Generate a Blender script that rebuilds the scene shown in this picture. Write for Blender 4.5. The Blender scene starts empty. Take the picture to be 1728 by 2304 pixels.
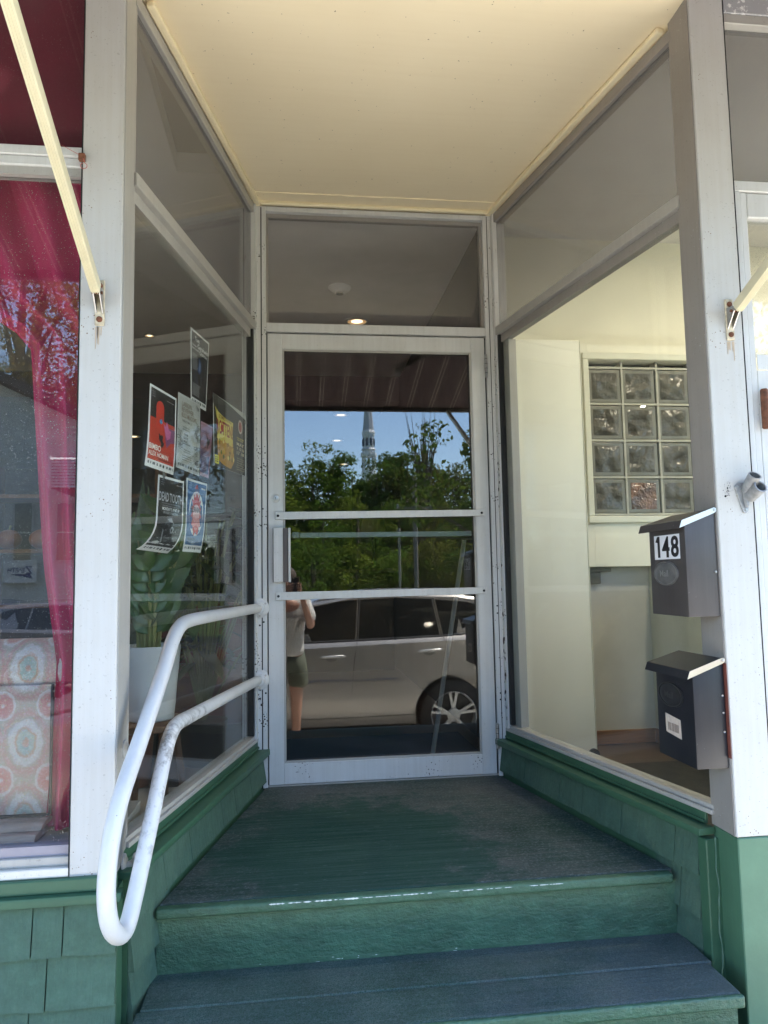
import bpy, bmesh, math, random
import numpy as np
from mathutils import Vector, Matrix
R = math.radians
random.seed(7)
scene = bpy.context.scene
col = scene.collection

# ---------------------------------------------------------------- camera
cam_data = bpy.data.cameras.new('camera')
cam = bpy.data.objects.new('camera', cam_data)
col.objects.link(cam)
def cam_basis(yaw, pitch, roll):
    fwd = Vector((math.sin(yaw)*math.cos(pitch), math.cos(yaw)*math.cos(pitch), math.sin(pitch)))
    right = Vector((math.cos(yaw), -math.sin(yaw), 0)); up = right.cross(fwd)
    r = right*math.cos(roll) + up*math.sin(roll); u = -right*math.sin(roll) + up*math.cos(roll)
    return r, u, fwd
_r, _u, _f = cam_basis(.1239, .0887, -.0181)
cam.matrix_world = Matrix(((_r.x, _u.x, -_f.x, .114), (_r.y, _u.y, -_f.y, -3.534), (_r.z, _u.z, -_f.z, .9456), (0, 0, 0, 1)))
cam_data.sensor_fit = 'VERTICAL'; cam_data.sensor_height = 24.0
cam_data.lens = 24.0*1660/2304
cam_data.clip_start = .005; cam_data.clip_end = 1500
scene.camera = cam

# ---------------------------------------------------------------- world, sun, exposure
SUN_AZ, SUN_EL = R(75), R(62)          # azimuth measured from -Y (street side) towards +X
sun_dir = Vector((math.sin(SUN_AZ)*math.cos(SUN_EL), -math.cos(SUN_AZ)*math.cos(SUN_EL), math.sin(SUN_EL)))
world = bpy.data.worlds.new('World'); scene.world = world; world.use_nodes = True
nt = world.node_tree; nt.nodes.clear()
sky = nt.nodes.new('ShaderNodeTexSky'); sky.sky_type = 'NISHITA'; sky.sun_disc = False
sky.sun_elevation = SUN_EL; sky.sun_rotation = math.atan2(sun_dir.x, sun_dir.y)
sky.air_density = 1.0; sky.dust_density = .3; sky.ozone_density = 3.0
bg = nt.nodes.new('ShaderNodeBackground'); bg.inputs[1].default_value = .15
wo = nt.nodes.new('ShaderNodeOutputWorld')
nt.links.new(sky.outputs[0], bg.inputs[0]); nt.links.new(bg.outputs[0], wo.inputs[0])
sl = bpy.data.lights.new('sun', 'SUN'); sl.energy = 5.0; sl.angle = R(.5); sl.color = (1, .955, .87)
sun = bpy.data.objects.new('sun', sl); col.objects.link(sun)
sun.rotation_euler = sun_dir.to_track_quat('Z', 'Y').to_euler(); sun.location = (6, -8, 14)
scene.view_settings.view_transform = 'Standard'; scene.view_settings.look = 'None'
scene.view_settings.exposure = 2.6; scene.view_settings.gamma = 1
scene.view_settings.use_curve_mapping = False
scene.cycles.max_bounces = 10; scene.cycles.diffuse_bounces = 5; scene.cycles.glossy_bounces = 5
scene.cycles.transparent_max_bounces = 24; scene.cycles.caustics_reflective = False
scene.cycles.caustics_refractive = False; scene.cycles.sample_clamp_indirect = 6

# ---------------------------------------------------------------- helpers
def lin(h):
    h = h.lstrip('#'); v = [int(h[i:i+2], 16)/255 for i in (0, 2, 4)]
    return tuple((c/12.92 if c <= .04045 else ((c+.055)/1.055)**2.4) for c in v)

class NT:
    def __init__(s, name):
        s.m = bpy.data.materials.new(name); s.m.use_nodes = True; s.t = s.m.node_tree; s.t.nodes.clear()
        s.out = s.n('OutputMaterial')
    def n(s, typ, **kw):
        nd = s.t.nodes.new('ShaderNode'+typ)
        for k, v in kw.items():
            if hasattr(nd, k) and k not in ('Scale',): setattr(nd, k, v)
        return nd
    def l(s, a, b): s.t.links.new(a, b)
    def coords(s, scale=(1, 1, 1), kind='Object'):
        tc = s.n('TexCoord'); mp = s.n('Mapping'); mp.inputs['Scale'].default_value = scale
        s.l(tc.outputs[kind], mp.inputs[0]); return mp.outputs[0]
    def noise(s, scale, co, detail=4, rough=.6):
        n = s.n('TexNoise'); n.inputs['Scale'].default_value = scale; n.inputs['Detail'].default_value = detail
        n.inputs['Roughness'].default_value = rough; s.l(co, n.inputs['Vector']); return n.outputs['Fac']
    def ramp(s, fac, stops, interp='LINEAR'):
        r = s.n('ValToRGB'); r.color_ramp.interpolation = interp
        els = r.color_ramp.elements
        while len(els) < len(stops): els.new(.5)
        for e, (p, c) in zip(els, stops):
            e.position = p; e.color = (*c, 1) if len(c) == 3 else c
        s.l(fac, r.inputs[0]); return r.outputs[0]
    def mix(s, fac, a, b, blend='MIX'):
        m = s.n('Mix'); m.data_type = 'RGBA'; m.blend_type = blend
        for sock, v in ((m.inputs[0], fac), (m.inputs[6], a), (m.inputs[7], b)):
            if hasattr(v, 'links'): s.l(v, sock)
            elif isinstance(v, (int, float)): sock.default_value = v
            else: sock.default_value = (*v, 1)
        return m.outputs[2]
    def math(s, op, a, b=0.0):
        m = s.n('Math'); m.operation = op
        for sock, v in ((m.inputs[0], a), (m.inputs[1], b)):
            if hasattr(v, 'links'): s.l(v, sock)
            else: sock.default_value = v
        return m.outputs[0]
    def bsdf(s, color, rough=.5, metallic=0, bump=None, bump_strength=.3, bump_dist=.002, spec=.5, coat=0, emit=None, emit_s=0):
        b = s.n('BsdfPrincipled')
        if hasattr(color, 'links'): s.l(color, b.inputs['Base Color'])
        else: b.inputs['Base Color'].default_value = (*color, 1)
        if hasattr(rough, 'links'): s.l(rough, b.inputs['Roughness'])
        else: b.inputs['Roughness'].default_value = rough
        b.inputs['Metallic'].default_value = metallic; b.inputs['Specular IOR Level'].default_value = spec
        b.inputs['Coat Weight'].default_value = coat; b.inputs['Coat Roughness'].default_value = .04
        if emit: b.inputs['Emission Color'].default_value = (*emit, 1); b.inputs['Emission Strength'].default_value = emit_s
        if bump is not None:
            bp = s.n('Bump'); bp.inputs['Strength'].default_value = bump_strength; bp.inputs['Distance'].default_value = bump_dist
            s.l(bump, bp.inputs['Height']); s.l(bp.outputs[0], b.inputs['Normal'])
        s.l(b.outputs[0], s.out.inputs[0]); return b

def plain(name, color, rough=.5, metallic=0, var=.12, scale=6, bump=0, bscale=60, spec=.5, coat=0, stretch=(1, 1, 1)):
    t = NT(name); co = t.coords(stretch)
    if isinstance(color, str): color = lin(color)
    n = t.noise(scale, co)
    c = t.ramp(n, [(.3, tuple(v*(1-var) for v in color)), (.7, tuple(min(1, v*(1+var)) for v in color))])
    b = t.noise(bscale, co) if bump else None
    t.bsdf(c, rough, metallic, b, bump, spec=spec, coat=coat); return t.m

def painted(name, color, dirt, streak=.35, spots=.0, spotcol=(.05, .03, .02), rough=.45, grime=.5, peel=None, peelcol=(.6, .6, .58)):
    """painted aluminium / wood with vertical streaks, fine specks and grime"""
    t = NT(name); co = t.coords((1, 1, 1)); cs = t.coords((60, 60, 1.6))
    s1 = t.math('ADD', t.math('MULTIPLY', t.noise(1.0, cs, 6, .72), .6), t.math('MULTIPLY', t.noise(5, co, 4, .7), .4)); big = t.noise(2.2, co, 4, .6)
    f = t.math('MULTIPLY', t.ramp(s1, [(.42, (0, 0, 0)), (.75, (1, 1, 1))]), streak)
    c = t.mix(f, color, dirt)
    g = t.ramp(big, [(.45, (0, 0, 0)), (.8, (1, 1, 1))])
    c = t.mix(t.math('MULTIPLY', g, grime*.5), c, dirt)
    sp = t.noise(140, co, 2, .5)
    c = t.mix(t.math('MULTIPLY', t.ramp(sp, [(.68, (0, 0, 0)), (.72, (1, 1, 1))]), .35), c, tuple(v*.45 for v in dirt))
    if spots:
        v = t.n('TexVoronoi'); v.inputs['Scale'].default_value = 85; t.l(co, v.inputs['Vector'])
        sel = t.noise(7, co, 3, .6)
        k = t.math('LESS_THAN', v.outputs['Distance'], t.math('MULTIPLY', t.ramp(sel, [(.5, (0, 0, 0)), (.66, (1, 1, 1))]), spots))
        c = t.mix(k, c, spotcol)
    if peel:
        pn = t.noise(28, co, 6, .75)
        c = t.mix(t.ramp(pn, [(peel, (0, 0, 0)), (peel+.03, (1, 1, 1))]), c, peelcol)
    t.bsdf(c, rough, 0, t.noise(220, co, 3), .12, .001); return t.m

def glass(name, base=.06, tint=(.93, .96, .95), dust=.02, speck=0.0, film=0.0, filmcol=(.3, .3, .3), wave=0.0):
    t = NT(name); co = t.coords()
    lw = t.n('LayerWeight'); lw.inputs['Blend'].default_value = .5
    f5 = t.math('POWER', lw.outputs['Facing'], 4.8)
    fac = t.math('ADD', base, t.math('MULTIPLY', f5, 1-base))
    tr = t.n('BsdfTransparent'); tr.inputs[0].default_value = (*tint, 1)
    gl = t.n('BsdfGlossy'); gl.inputs['Roughness'].default_value = 0.0
    if wave:
        bp = t.n('Bump'); bp.inputs['Strength'].default_value = wave; bp.inputs['Distance'].default_value = .01
        t.l(t.noise(2.2, co, 1, .4), bp.inputs['Height']); t.l(bp.outputs[0], gl.inputs['Normal'])
    mx = t.n('MixShader'); t.l(fac, mx.inputs[0]); t.l(tr.outputs[0], mx.inputs[1]); t.l(gl.outputs[0], mx.inputs[2])
    df = t.n('BsdfDiffuse'); df.inputs[0].default_value = (.62, .6, .56, 1)
    d = t.math('MULTIPLY', t.ramp(t.noise(3, co, 5, .7), [(.3, (.4, .4, .4)), (.75, (1.6, 1.6, 1.6))]), dust)
    if speck:
        v = t.n('TexVoronoi'); v.inputs['Scale'].default_value = 120; t.l(co, v.inputs['Vector'])
        k = t.math('LESS_THAN', v.outputs['Distance'], t.math('MULTIPLY', t.noise(9, co, 3), speck))
        d = t.math('ADD', d, t.math('MULTIPLY', k, .5))
    m2 = t.n('MixShader'); t.l(d, m2.inputs[0]); t.l(mx.outputs[0], m2.inputs[1]); t.l(df.outputs[0], m2.inputs[2])
    last = m2
    if film:
        d2 = t.n('BsdfDiffuse'); d2.inputs[0].default_value = (*filmcol, 1)
        m3 = t.n('MixShader'); m3.inputs[0].default_value = film
        t.l(m2.outputs[0], m3.inputs[1]); t.l(d2.outputs[0], m3.inputs[2]); last = m3
    t.l(last.outputs[0], t.out.inputs[0]); return t.m

def emitter(name, color, s):
    t = NT(name); e = t.n('Emission'); e.inputs[0].default_value = (*color, 1); e.inputs[1].default_value = s
    t.l(e.outputs[0], t.out.inputs[0]); return t.m

def set_tags(o, label=None, cat=None, group=None, kind=None):
    if label: o['label'] = label
    if cat: o['category'] = cat
    if group: o['group'] = group
    if kind: o['kind'] = kind
    return o
def thing(name, loc, label, cat, group=None, kind=None):
    o = bpy.data.objects.new(name, None); o.empty_display_size = .1; o.location = loc; col.objects.link(o)
    return set_tags(o, label, cat, group, kind)
def origin(o):
    v = Vector((0, 0, 0))
    while o is not None: v += Vector(o.location); o = o.parent
    return v

class MB:
    """collects shapes, then links them as ONE mesh object (world coordinates, moved into the parent's frame)"""
    def __init__(s): s.v = []; s.f = []
    def add(s, vs, fs):
        b = len(s.v); s.v += [tuple(p) for p in vs]; s.f += [tuple(i+b for i in f) for f in fs]; return s
    def box(s, x0, x1, y0, y1, z0, z1):
        return s.hexa([(x0, y0, z0), (x1, y0, z0), (x1, y1, z0), (x0, y1, z0), (x0, y0, z1), (x1, y0, z1), (x1, y1, z1), (x0, y1, z1)])
    def hexa(s, p): return s.add(p, [(0, 3, 2, 1), (4, 5, 6, 7), (0, 1, 5, 4), (1, 2, 6, 5), (2, 3, 7, 6), (3, 0, 4, 7)])
    def fbox(s, fr, a0, a1, n0, n1, z0, z1, z0b=None, z1b=None):
        """box in a wall frame; z0b/z1b heights at the a1 end"""
        z0b = z0 if z0b is None else z0b; z1b = z1 if z1b is None else z1b
        return s.hexa([fr(a0, n0, z0), fr(a1, n0, z0b), fr(a1, n1, z0b), fr(a0, n1, z0), fr(a0, n0, z1), fr(a1, n0, z1b), fr(a1, n1, z1b), fr(a0, n1, z1)])
    def tube(s, path, r, seg=10, cap=True, radii=None):
        P = [Vector(p) for p in path]; n = len(P); base = len(s.v); ref = None
        for i, p in enumerate(P):
            t = (P[min(i+1, n-1)] - P[max(i-1, 0)])
            if t.length < 1e-9: t = Vector((0, 0, 1))
            t.normalize()
            if ref is None:
                ref = Vector((0, 0, 1)) if abs(t.z) < .9 else Vector((1, 0, 0))
                ref = (ref - t*ref.dot(t)).normalized()
            else:
                ref = (ref - t*ref.dot(t)).normalized()
            b = t.cross(ref); rr = radii[i] if radii else r
            for k in range(seg):
                a = 2*math.pi*k/seg; s.v.append(tuple(p + (ref*math.cos(a)+b*math.sin(a))*rr))
        for i in range(n-1):
            for k in range(seg):
                a = base+i*seg+k; b_ = base+i*seg+(k+1) % seg
                s.f.append((a, b_, b_+seg, a+seg))
        if cap:
            s.f.append(tuple(base+k for k in reversed(range(seg)))); s.f.append(tuple(base+(n-1)*seg+k for k in range(seg)))
        return s
    def lathe(s, c, axis, prof, seg=24, caps=True):
        """prof: list of (radius, height along axis)"""
        ax = Vector(axis).normalized(); ref = Vector((0, 0, 1)) if abs(ax.z) < .9 else Vector((1, 0, 0))
        u = (ref-ax*ref.dot(ax)).normalized(); w = ax.cross(u); c = Vector(c); base = len(s.v)
        for r, h in prof:
            for k in range(seg):
                a = 2*math.pi*k/seg; s.v.append(tuple(c+ax*h+(u*math.cos(a)+w*math.sin(a))*max(r, 1e-5)))
        for i in range(len(prof)-1):
            for k in range(seg):
                a = base+i*seg+k; b = base+i*seg+(k+1) % seg; s.f.append((a, b, b+seg, a+seg))
        if caps: s.f.append(tuple(base+k for k in reversed(range(seg)))); s.f.append(tuple(base+(len(prof)-1)*seg+k for k in range(seg)))
        return s
    def prism(s, pts, off):
        n = len(pts); off = Vector(off)
        vs = [Vector(p) for p in pts]+[Vector(p)+off for p in pts]
        fs = [tuple(reversed(range(n))), tuple(range(n, 2*n))]+[(i, (i+1) % n, n+(i+1) % n, n+i) for i in range(n)]
        return s.add(vs, fs)
    def quad(s, *p): return s.add(p, [tuple(range(len(p)))])
    def ball(s, c, r, seg=12, rings=8, sc=(1, 1, 1)):
        base = len(s.v)
        for i in range(rings+1):
            th = math.pi*i/rings
            for k in range(seg):
                a = 2*math.pi*k/seg
                s.v.append((c[0]+r*sc[0]*math.sin(th)*math.cos(a), c[1]+r*sc[1]*math.sin(th)*math.sin(a), c[2]+r*sc[2]*math.cos(th)))
        for i in range(rings):
            for k in range(seg):
                a = base+i*seg+k; b = base+i*seg+(k+1) % seg; s.f.append((a, a+seg, b+seg, b))
        return s
    def build(s, name, mat, parent=None, bevel=0, smooth=False, label=None, cat=None, group=None, kind=None, segs=1, loc=None):
        o0 = origin(parent) if parent else (Vector(loc) if loc is not None else Vector((0, 0, 0)))
        me = bpy.data.meshes.new(name)
        me.from_pydata([(p[0]-o0.x, p[1]-o0.y, p[2]-o0.z) for p in s.v], [], s.f)
        bm = bmesh.new(); bm.from_mesh(me)
        bmesh.ops.recalc_face_normals(bm, faces=bm.faces)
        if bevel:
            ed = [e for e in bm.edges if len(e.link_faces) == 2 and e.calc_face_angle(0) > R(35)]
            bmesh.ops.bevel(bm, geom=ed, offset=bevel, segments=segs, affect='EDGES', profile=.6, clamp_overlap=True)
        bm.to_mesh(me); bm.free()
        if smooth:
            me.polygons.foreach_set('use_smooth', [True]*len(me.polygons)); me.set_sharp_from_angle(angle=R(38))
        me.materials.append(mat)
        o = bpy.data.objects.new(name, me); col.objects.link(o)
        if parent: o.parent = parent
        elif loc is not None: o.location = loc
        return set_tags(o, label, cat, group, kind)

def copy_part(src, parent=None, loc=None, rot=None):
    c = src.copy(); col.objects.link(c)
    for k in ('label', 'category', 'group', 'kind'):
        if k in c.keys() and parent is not None: del c[k]
    if parent is not None: c.parent = parent
    if loc is not None: c.location = loc
    if rot is not None: c.rotation_euler = rot
    return c

def frame(A, B, inward):
    """wall frame: a metres along A->B, n metres towards the entry recess, z height"""
    A = Vector((A[0], A[1], 0)); B = Vector((B[0], B[1], 0)); t = (B-A).normalized()
    n = Vector((-t.y, t.x, 0)); n = n if n.dot(Vector((inward[0], inward[1], 0))) > 0 else -n
    def fr(a, nn, z): return tuple(A+t*a+n*nn+Vector((0, 0, z)))
    fr.t = t; fr.n = n; fr.L = (B-A).length
    return fr

def bezier_path(pts, r, n=6):
    """round the corners of a polyline"""
    P = [Vector(p) for p in pts]; out = [P[0]]
    for i in range(1, len(P)-1):
        rad = r[i] if isinstance(r, (list, tuple)) else r
        a = (P[i-1]-P[i]); b = (P[i+1]-P[i]); d = min(rad, a.length*.49, b.length*.49)
        p0 = P[i]+a.normalized()*d; p2 = P[i]+b.normalized()*d
        for k in range(n+1):
            t = k/n; out.append(p0*(1-t)**2+P[i]*2*t*(1-t)+p2*t*t)
    out.append(P[-1]); return out

_tc = {}
def text2d(s, size=1.0):
    if s not in _tc:
        cu = bpy.data.curves.new('lettering_curve', 'FONT'); cu.body = s; cu.size = 1.0; cu.offset = .018; cu.resolution_u = 3
        ob = bpy.data.objects.new('lettering_curve', cu); me = bpy.data.meshes.new_from_object(ob)
        vs = [(v.co.x, v.co.y) for v in me.vertices]; fs = [tuple(p.vertices) for p in me.polygons]
        bpy.data.objects.remove(ob); bpy.data.curves.remove(cu); bpy.data.meshes.remove(me)
        x0 = min(v[0] for v in vs); x1 = max(v[0] for v in vs); y0 = min(v[1] for v in vs); y1 = max(v[1] for v in vs)
        _tc[s] = ([((x-x0)/(x1-x0), (y-y0)/(y1-y0)) for x, y in vs], fs)
    return _tc[s]

# ---------------------------------------------------------------- materials
WHITE = painted('painted_white_aluminium', (.60, .60, .585), (.38, .36, .32), .45, .0, grime=.7)
WHITE_CHIP = painted('chipped_white_paint', (.62, .62, .605), (.40, .38, .34), .4, .34, (.045, .03, .022), grime=.5)
PILLAR = painted('weathered_pillar_paint', (.53, .52, .495), (.42, .38, .32), .5, .18, (.2, .13, .08), grime=.6)
BARE = painted('bare_weathered_aluminium', (.40, .385, .355), (.26, .24, .21), .4, .1, (.5, .5, .47), rough=.42, grime=.7)
BARE_R = painted('brown_weathered_aluminium', (.30, .275, .25), (.20, .175, .155), .4, .14, (.48, .47, .44), rough=.42, grime=.6)
t = NT('white_rail_enamel'); co = t.coords()
c_ = t.mix(t.ramp(t.noise(3, co, 4), [(.4, (0, 0, 0)), (.8, (1, 1, 1))]), (.62, .62, .62), (.52, .51, .49))
sx = t.n('SeparateXYZ'); t.l(co, sx.inputs[0])
low = t.math('MULTIPLY', t.ramp(sx.outputs[2], [(.06, (0, 0, 0)), (.26, (1, 1, 1)), (.435, (1, 1, 1)), (.46, (0, 0, 0))]), t.math('MULTIPLY', t.math('GREATER_THAN', sx.outputs[1], -.66), t.math('LESS_THAN', sx.outputs[1], -.12)))
gr = t.ramp(t.math('ADD', t.math('MULTIPLY', t.noise(38, co, 6, .75), .7), t.math('MULTIPLY', t.noise(9, co, 3), .35)), [(.50, (0, 0, 0)), (.64, (1, 1, 1))])
c_ = t.mix(t.math('MULTIPLY', gr, t.math('ADD', t.math('MULTIPLY', low, .75), .06)), c_, (.12, .11, .10))
v = t.n('TexVoronoi'); v.inputs['Scale'].default_value = 60; t.l(co, v.inputs['Vector'])
c_ = t.mix(t.math('MULTIPLY', t.math('LESS_THAN', v.outputs['Distance'], t.math('MULTIPLY', t.ramp(t.noise(12, co, 2), [(.55, (0, 0, 0)), (.75, (1, 1, 1))]), .14)), .7), c_, (.10, .09, .08))
t.bsdf(c_, .36, 0, t.noise(90, co, 3), .25, .002); RAILWHITE = t.m
RUST = plain('rust', (.16, .06, .03), .85, var=.5, scale=60, bump=.6)
RUBBER = plain('black_rubber', (.012, .012, .012), .6)
DARKGAP = plain('dark_gap', (.01, .01, .01), .9)

def green_paint(name, dusty=.0, bump=.5, bscale=90, wood=False, c=(.058, .165, .108), grain=None, mott=.16):
    t = NT(name); co = t.coords(); cs = t.coords(grain or ((4, 130, 4) if not wood else (2.5, 70, 60)))
    n1 = t.noise(3.5, co, 5, .65); n2 = t.noise(1, cs, 4, .7)
    col_ = t.ramp(t.math('ADD', t.math('MULTIPLY', n1, .6), t.math('MULTIPLY', n2, .4)), [(.32, tuple(v*(1-mott) for v in c)), (.68, tuple(v*(1+mott) for v in c))])
    nb = t.noise(bscale*.45, co, 5, .75)
    col_ = t.mix(t.math('MULTIPLY', t.ramp(nb, [(.50, (0, 0, 0)), (.72, (1, 1, 1))]), .30 if bump > .3 else .08), col_, tuple(v*1.75+.012 for v in c))
    col_ = t.mix(t.math('MULTIPLY', t.ramp(nb, [(.30, (1, 1, 1)), (.46, (0, 0, 0))]), .35 if bump > .3 else .08), col_, tuple(v*.45 for v in c))
    if dusty:
        gray = (.098, .103, .100)
        k = t.ramp(t.math('ADD', t.math('MULTIPLY', t.noise(1.6, co, 6, .7), .7), t.math('MULTIPLY', n2, .35)), [(.42, (0, 0, 0)), (.66, (1, 1, 1))])
        col_ = t.mix(t.math('MULTIPLY', k, dusty), col_, gray)
        fine = t.noise(110, co, 3, .7)
        if not wood and dusty > .3:
            sx0 = t.n('SeparateXYZ'); t.l(co, sx0.inputs[0])
            gx = t.math('ADD', t.math('MULTIPLY', sx0.outputs[0], .9), t.math('ADD', t.math('MULTIPLY', t.math('SUBTRACT', t.noise(3.2, co, 6, .75), .5), 2.2), .42))
            col_ = t.mix(t.math('MULTIPLY', t.ramp(gx, [(.35, (0, 0, 0)), (.95, (1, 1, 1))]), .75), col_, (.066, .084, .082))
            vv = t.n('TexVoronoi'); vv.inputs['Scale'].default_value = 150; vv.feature = 'DISTANCE_TO_EDGE'; t.l(co, vv.inputs['Vector'])
            col_ = t.mix(t.math('MULTIPLY', t.ramp(vv.outputs['Distance'], [(.05, (1, 1, 1)), (.16, (0, 0, 0))]), t.math('MULTIPLY', t.noise(7, co, 4), .45)), col_, (.17, .20, .21))
        col_ = t.mix(t.math('MULTIPLY', t.ramp(fine, [(.5, (0, 0, 0)), (.7, (1, 1, 1))]), dusty*.35), col_, (.24, .27, .29))
    h = t.math('ADD', t.math('MULTIPLY', t.noise(bscale, co, 4, .65), .6), t.math('MULTIPLY', n2, .6 if not grain else .9))
    if wood:
        sx = t.n('SeparateXYZ'); t.l(co, sx.inputs[0])
        ex = t.math('MULTIPLY', t.math('SUBTRACT', sx.outputs[0], -.17), 1.28); ey = t.math('MULTIPLY', t.math('SUBTRACT', sx.outputs[1], .36), 1.05)
        rr_ = t.math('ADD', t.math('SQRT', t.math('ADD', t.math('MULTIPLY', ex, ex), t.math('MULTIPLY', ey, ey))), t.math('MULTIPLY', t.math('SUBTRACT', t.noise(6, co, 8, .78), .5), 1.5))
        k = t.ramp(rr_, [(.50, (1, 1, 1)), (.68, (0, 0, 0))])
        col_ = t.mix(t.math('MULTIPLY', k, .88), col_, t.mix(t.ramp(n2, [(.4, (0, 0, 0)), (.65, (1, 1, 1))]), (.012, .050, .038), (.034, .080, .066)))
        scr = t.ramp(t.noise(1, t.coords((22, 150, 22)), 3, .6), [(.66, (0, 0, 0)), (.72, (1, 1, 1))])
        col_ = t.mix(t.math('MULTIPLY', scr, .35), col_, (.30, .33, .33))
    t.bsdf(col_, .5 if not dusty else .8, 0, h, bump, .007, spec=.5 if dusty < .3 else .15); return t.m
GREEN = green_paint('green_trim_paint', 0, .12, 60, c=(.036, .100, .055))
GREEN_LT = green_paint('green_pillar_paint', 0, .08, 60, c=(.068, .160, .095))
GREEN_SH = green_paint('green_shingle_paint', .12, .7, 45, grain=(75, 75, 4), c=(.048, .106, .070))
GREEN_FLOOR = green_paint('worn_green_deck_paint', .45, .8, 120, mott=.4, c=(.022, .062, .048))
GREEN_DECK = green_paint('worn_green_landing_paint', 1.0, .8, 140, mott=.35, wood=True, c=(.022, .055, .045))
GREEN_RISER = green_paint('textured_green_riser_paint', 0, 1.0, 60, mott=.34, grain=(14, 14, 34), c=(.042, .104, .062))

t = NT('cream_ceiling_paint'); co = t.coords(); cs = t.coords((1, 22, 1))
c_ = t.ramp(t.noise(1.3, co, 4, .5), [(.3, (.84, .72, .495)), (.72, (.90, .785, .56))])
c_ = t.mix(t.math('MULTIPLY', t.ramp(t.noise(2.0, cs, 3, .5), [(.45, (0, 0, 0)), (.8, (1, 1, 1))]), .12), c_, (.72, .58, .35))
c_ = t.mix(t.ramp(t.noise(75, co, 2, .5), [(.745, (0, 0, 0)), (.77, (1, 1, 1))]), c_, (.35, .27, .16))
t.bsdf(c_, .55, 0, t.noise(130, co, 3), .10, .001); CREAM = t.m
CREAM_TRIM = plain('cream_trim_paint', (.86, .75, .50), .5, var=.05, scale=12, bump=.1)
ARMCREAM = plain('cream_awning_arm_enamel', (.70, .64, .45), .4, var=.06, scale=14)
GL_DOOR = glass('door_glass', .095, (.74, .76, .76), .004)
GL_SIDE = glass('side_window_glass', .034, (.95, .965, .95), .010, speck=.10)
GL_SHOP = glass('shop_window_glass', .062, (.90, .92, .92), .012, speck=.22)
GL_FILM = glass('hazy_transom_glass', .030, (.70, .70, .71), .02, film=.14, filmcol=(.48, .47, .47))
CHROME = plain('chrome', (.75, .75, .74), .15, 1, var=.05)
STEEL = plain('dull_steel', (.42, .41, .40), .38, 1, var=.2, scale=30)
ALU = plain('cast_aluminium', (.33, .33, .33), .5, .6, var=.25, scale=40, bump=.3, bscale=200)
BROWNMETAL = plain('dark_brown_anodised', (.085, .065, .058), .35, .3, var=.2)
INWHITE = plain('interior_white_paint', (.62, .61, .57), .6, var=.05)
INCEIL = plain('interior_ceiling_paint', (.70, .685, .67), .7, var=.05)
INCREAM = plain('vestibule_cream_paint', (.86, .83, .69), .6, var=.04, scale=2)
DARKWALL = plain('dark_interior_wall', (.055, .05, .048), .7, var=.2)
CONCRETE = plain('sidewalk_concrete', (.56, .53, .47), .85, var=.14, scale=5, bump=.5, bscale=120)
ASPHALT = plain('asphalt', (.055, .055, .058), .9, var=.2, scale=8, bump=.6, bscale=200)
PAPER = plain('poster_paper', (.84, .86, .88), .6, var=.02)
INK = plain('black_ink', (.012, .012, .014), .5, var=.05)
LAMP = emitter('downlight_glow', (1.0, .80, .50), .55); RINGGLOW = emitter('downlight_ring_glow', (1.0, .58, .24), .10); FILL_GLOW = emitter('added_fill_glow', (1.0, .88, .68), 95)  # the strongest emitter feeds unseen fill lights added to brighten the rooms

# ---------------------------------------------------------------- ground, street
G0, SLOPE = -.585, .060             # sidewalk height at the facade, fall towards the kerb
def gz(y): return G0 + (y+1.46)*SLOPE
slab = thing('sidewalk', (0, -2.7, G0), None, None, kind='structure')
MB().hexa([(-14, -4.06, -1.2), (14, -4.06, -1.2), (14, -1.40, -1.2), (-14, -1.40, -1.2), (-14, -4.06, gz(-4.06)-.03), (14, -4.06, gz(-4.06)-.03), (14, -1.40, gz(-1.4)-.03), (-14, -1.40, gz(-1.4)-.03)]).build('sidewalk_bed', CONCRETE, slab)
for i in range(-8, 9):
    for j, (ya, yb) in enumerate(((-1.50, -2.72), (-2.735, -3.93))):
        x0, x1 = i*1.25+.006, (i+1)*1.25-.006; dz = random.uniform(-.003, .003)
        MB().hexa([(x0, yb, gz(yb)-.028), (x1, yb, gz(yb)-.028), (x1, ya, gz(ya)-.028), (x0, ya, gz(ya)-.028), (x0, yb, gz(yb)+dz), (x1, yb, gz(yb)+dz), (x1, ya, gz(ya)+dz), (x0, ya, gz(ya)+dz)]).build('paving_slab', CONCRETE, slab, bevel=.006)
KERBM = plain('granite_kerb', (.36, .35, .34), .8, var=.2, scale=40, bump=.5)
MB().box(-14, 14, -4.09, -3.94, -1.0, gz(-4.0)+.004).build('kerb', KERBM, bevel=.012, kind='structure')
MB().hexa([(-90, -13, -1.30), (90, -13, -1.30), (90, -4.05, -1.2), (-90, -4.05, -1.2), (-90, -13, -1.06), (90, -13, -1.06), (90, -4.05, -.91), (-90, -4.05, -.91)]).build('road', ASPHALT, kind='structure')
ln = MB()
for i in range(-7, 8): ln.hexa([(i*6, -8.6, -.988), (i*6+3, -8.6, -.988), (i*6+3, -8.5, -.9865), (i*6, -8.5, -.9865), (i*6, -8.6, -.980), (i*6+3, -8.6, -.980), (i*6+3, -8.5, -.9785), (i*6, -8.5, -.9785)])
ln.build('road_line', plain('worn_yellow_line', (.55, .42, .10), .8), kind='structure')
MB().box(-90, 90, -21.0, -13.001, -1.5, -1.10).build('parking_lot', plain('grey_parking_asphalt', (.13, .125, .12), .9, var=.2, scale=3), kind='structure')
GRASS = plain('lawn_green', (.055, .095, .025), .9, var=.35, scale=2, bump=.8, bscale=20)
MB().box(-700, 700, -900, 500, -1.9, -1.50).build('ground', GRASS, kind='structure')

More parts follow.
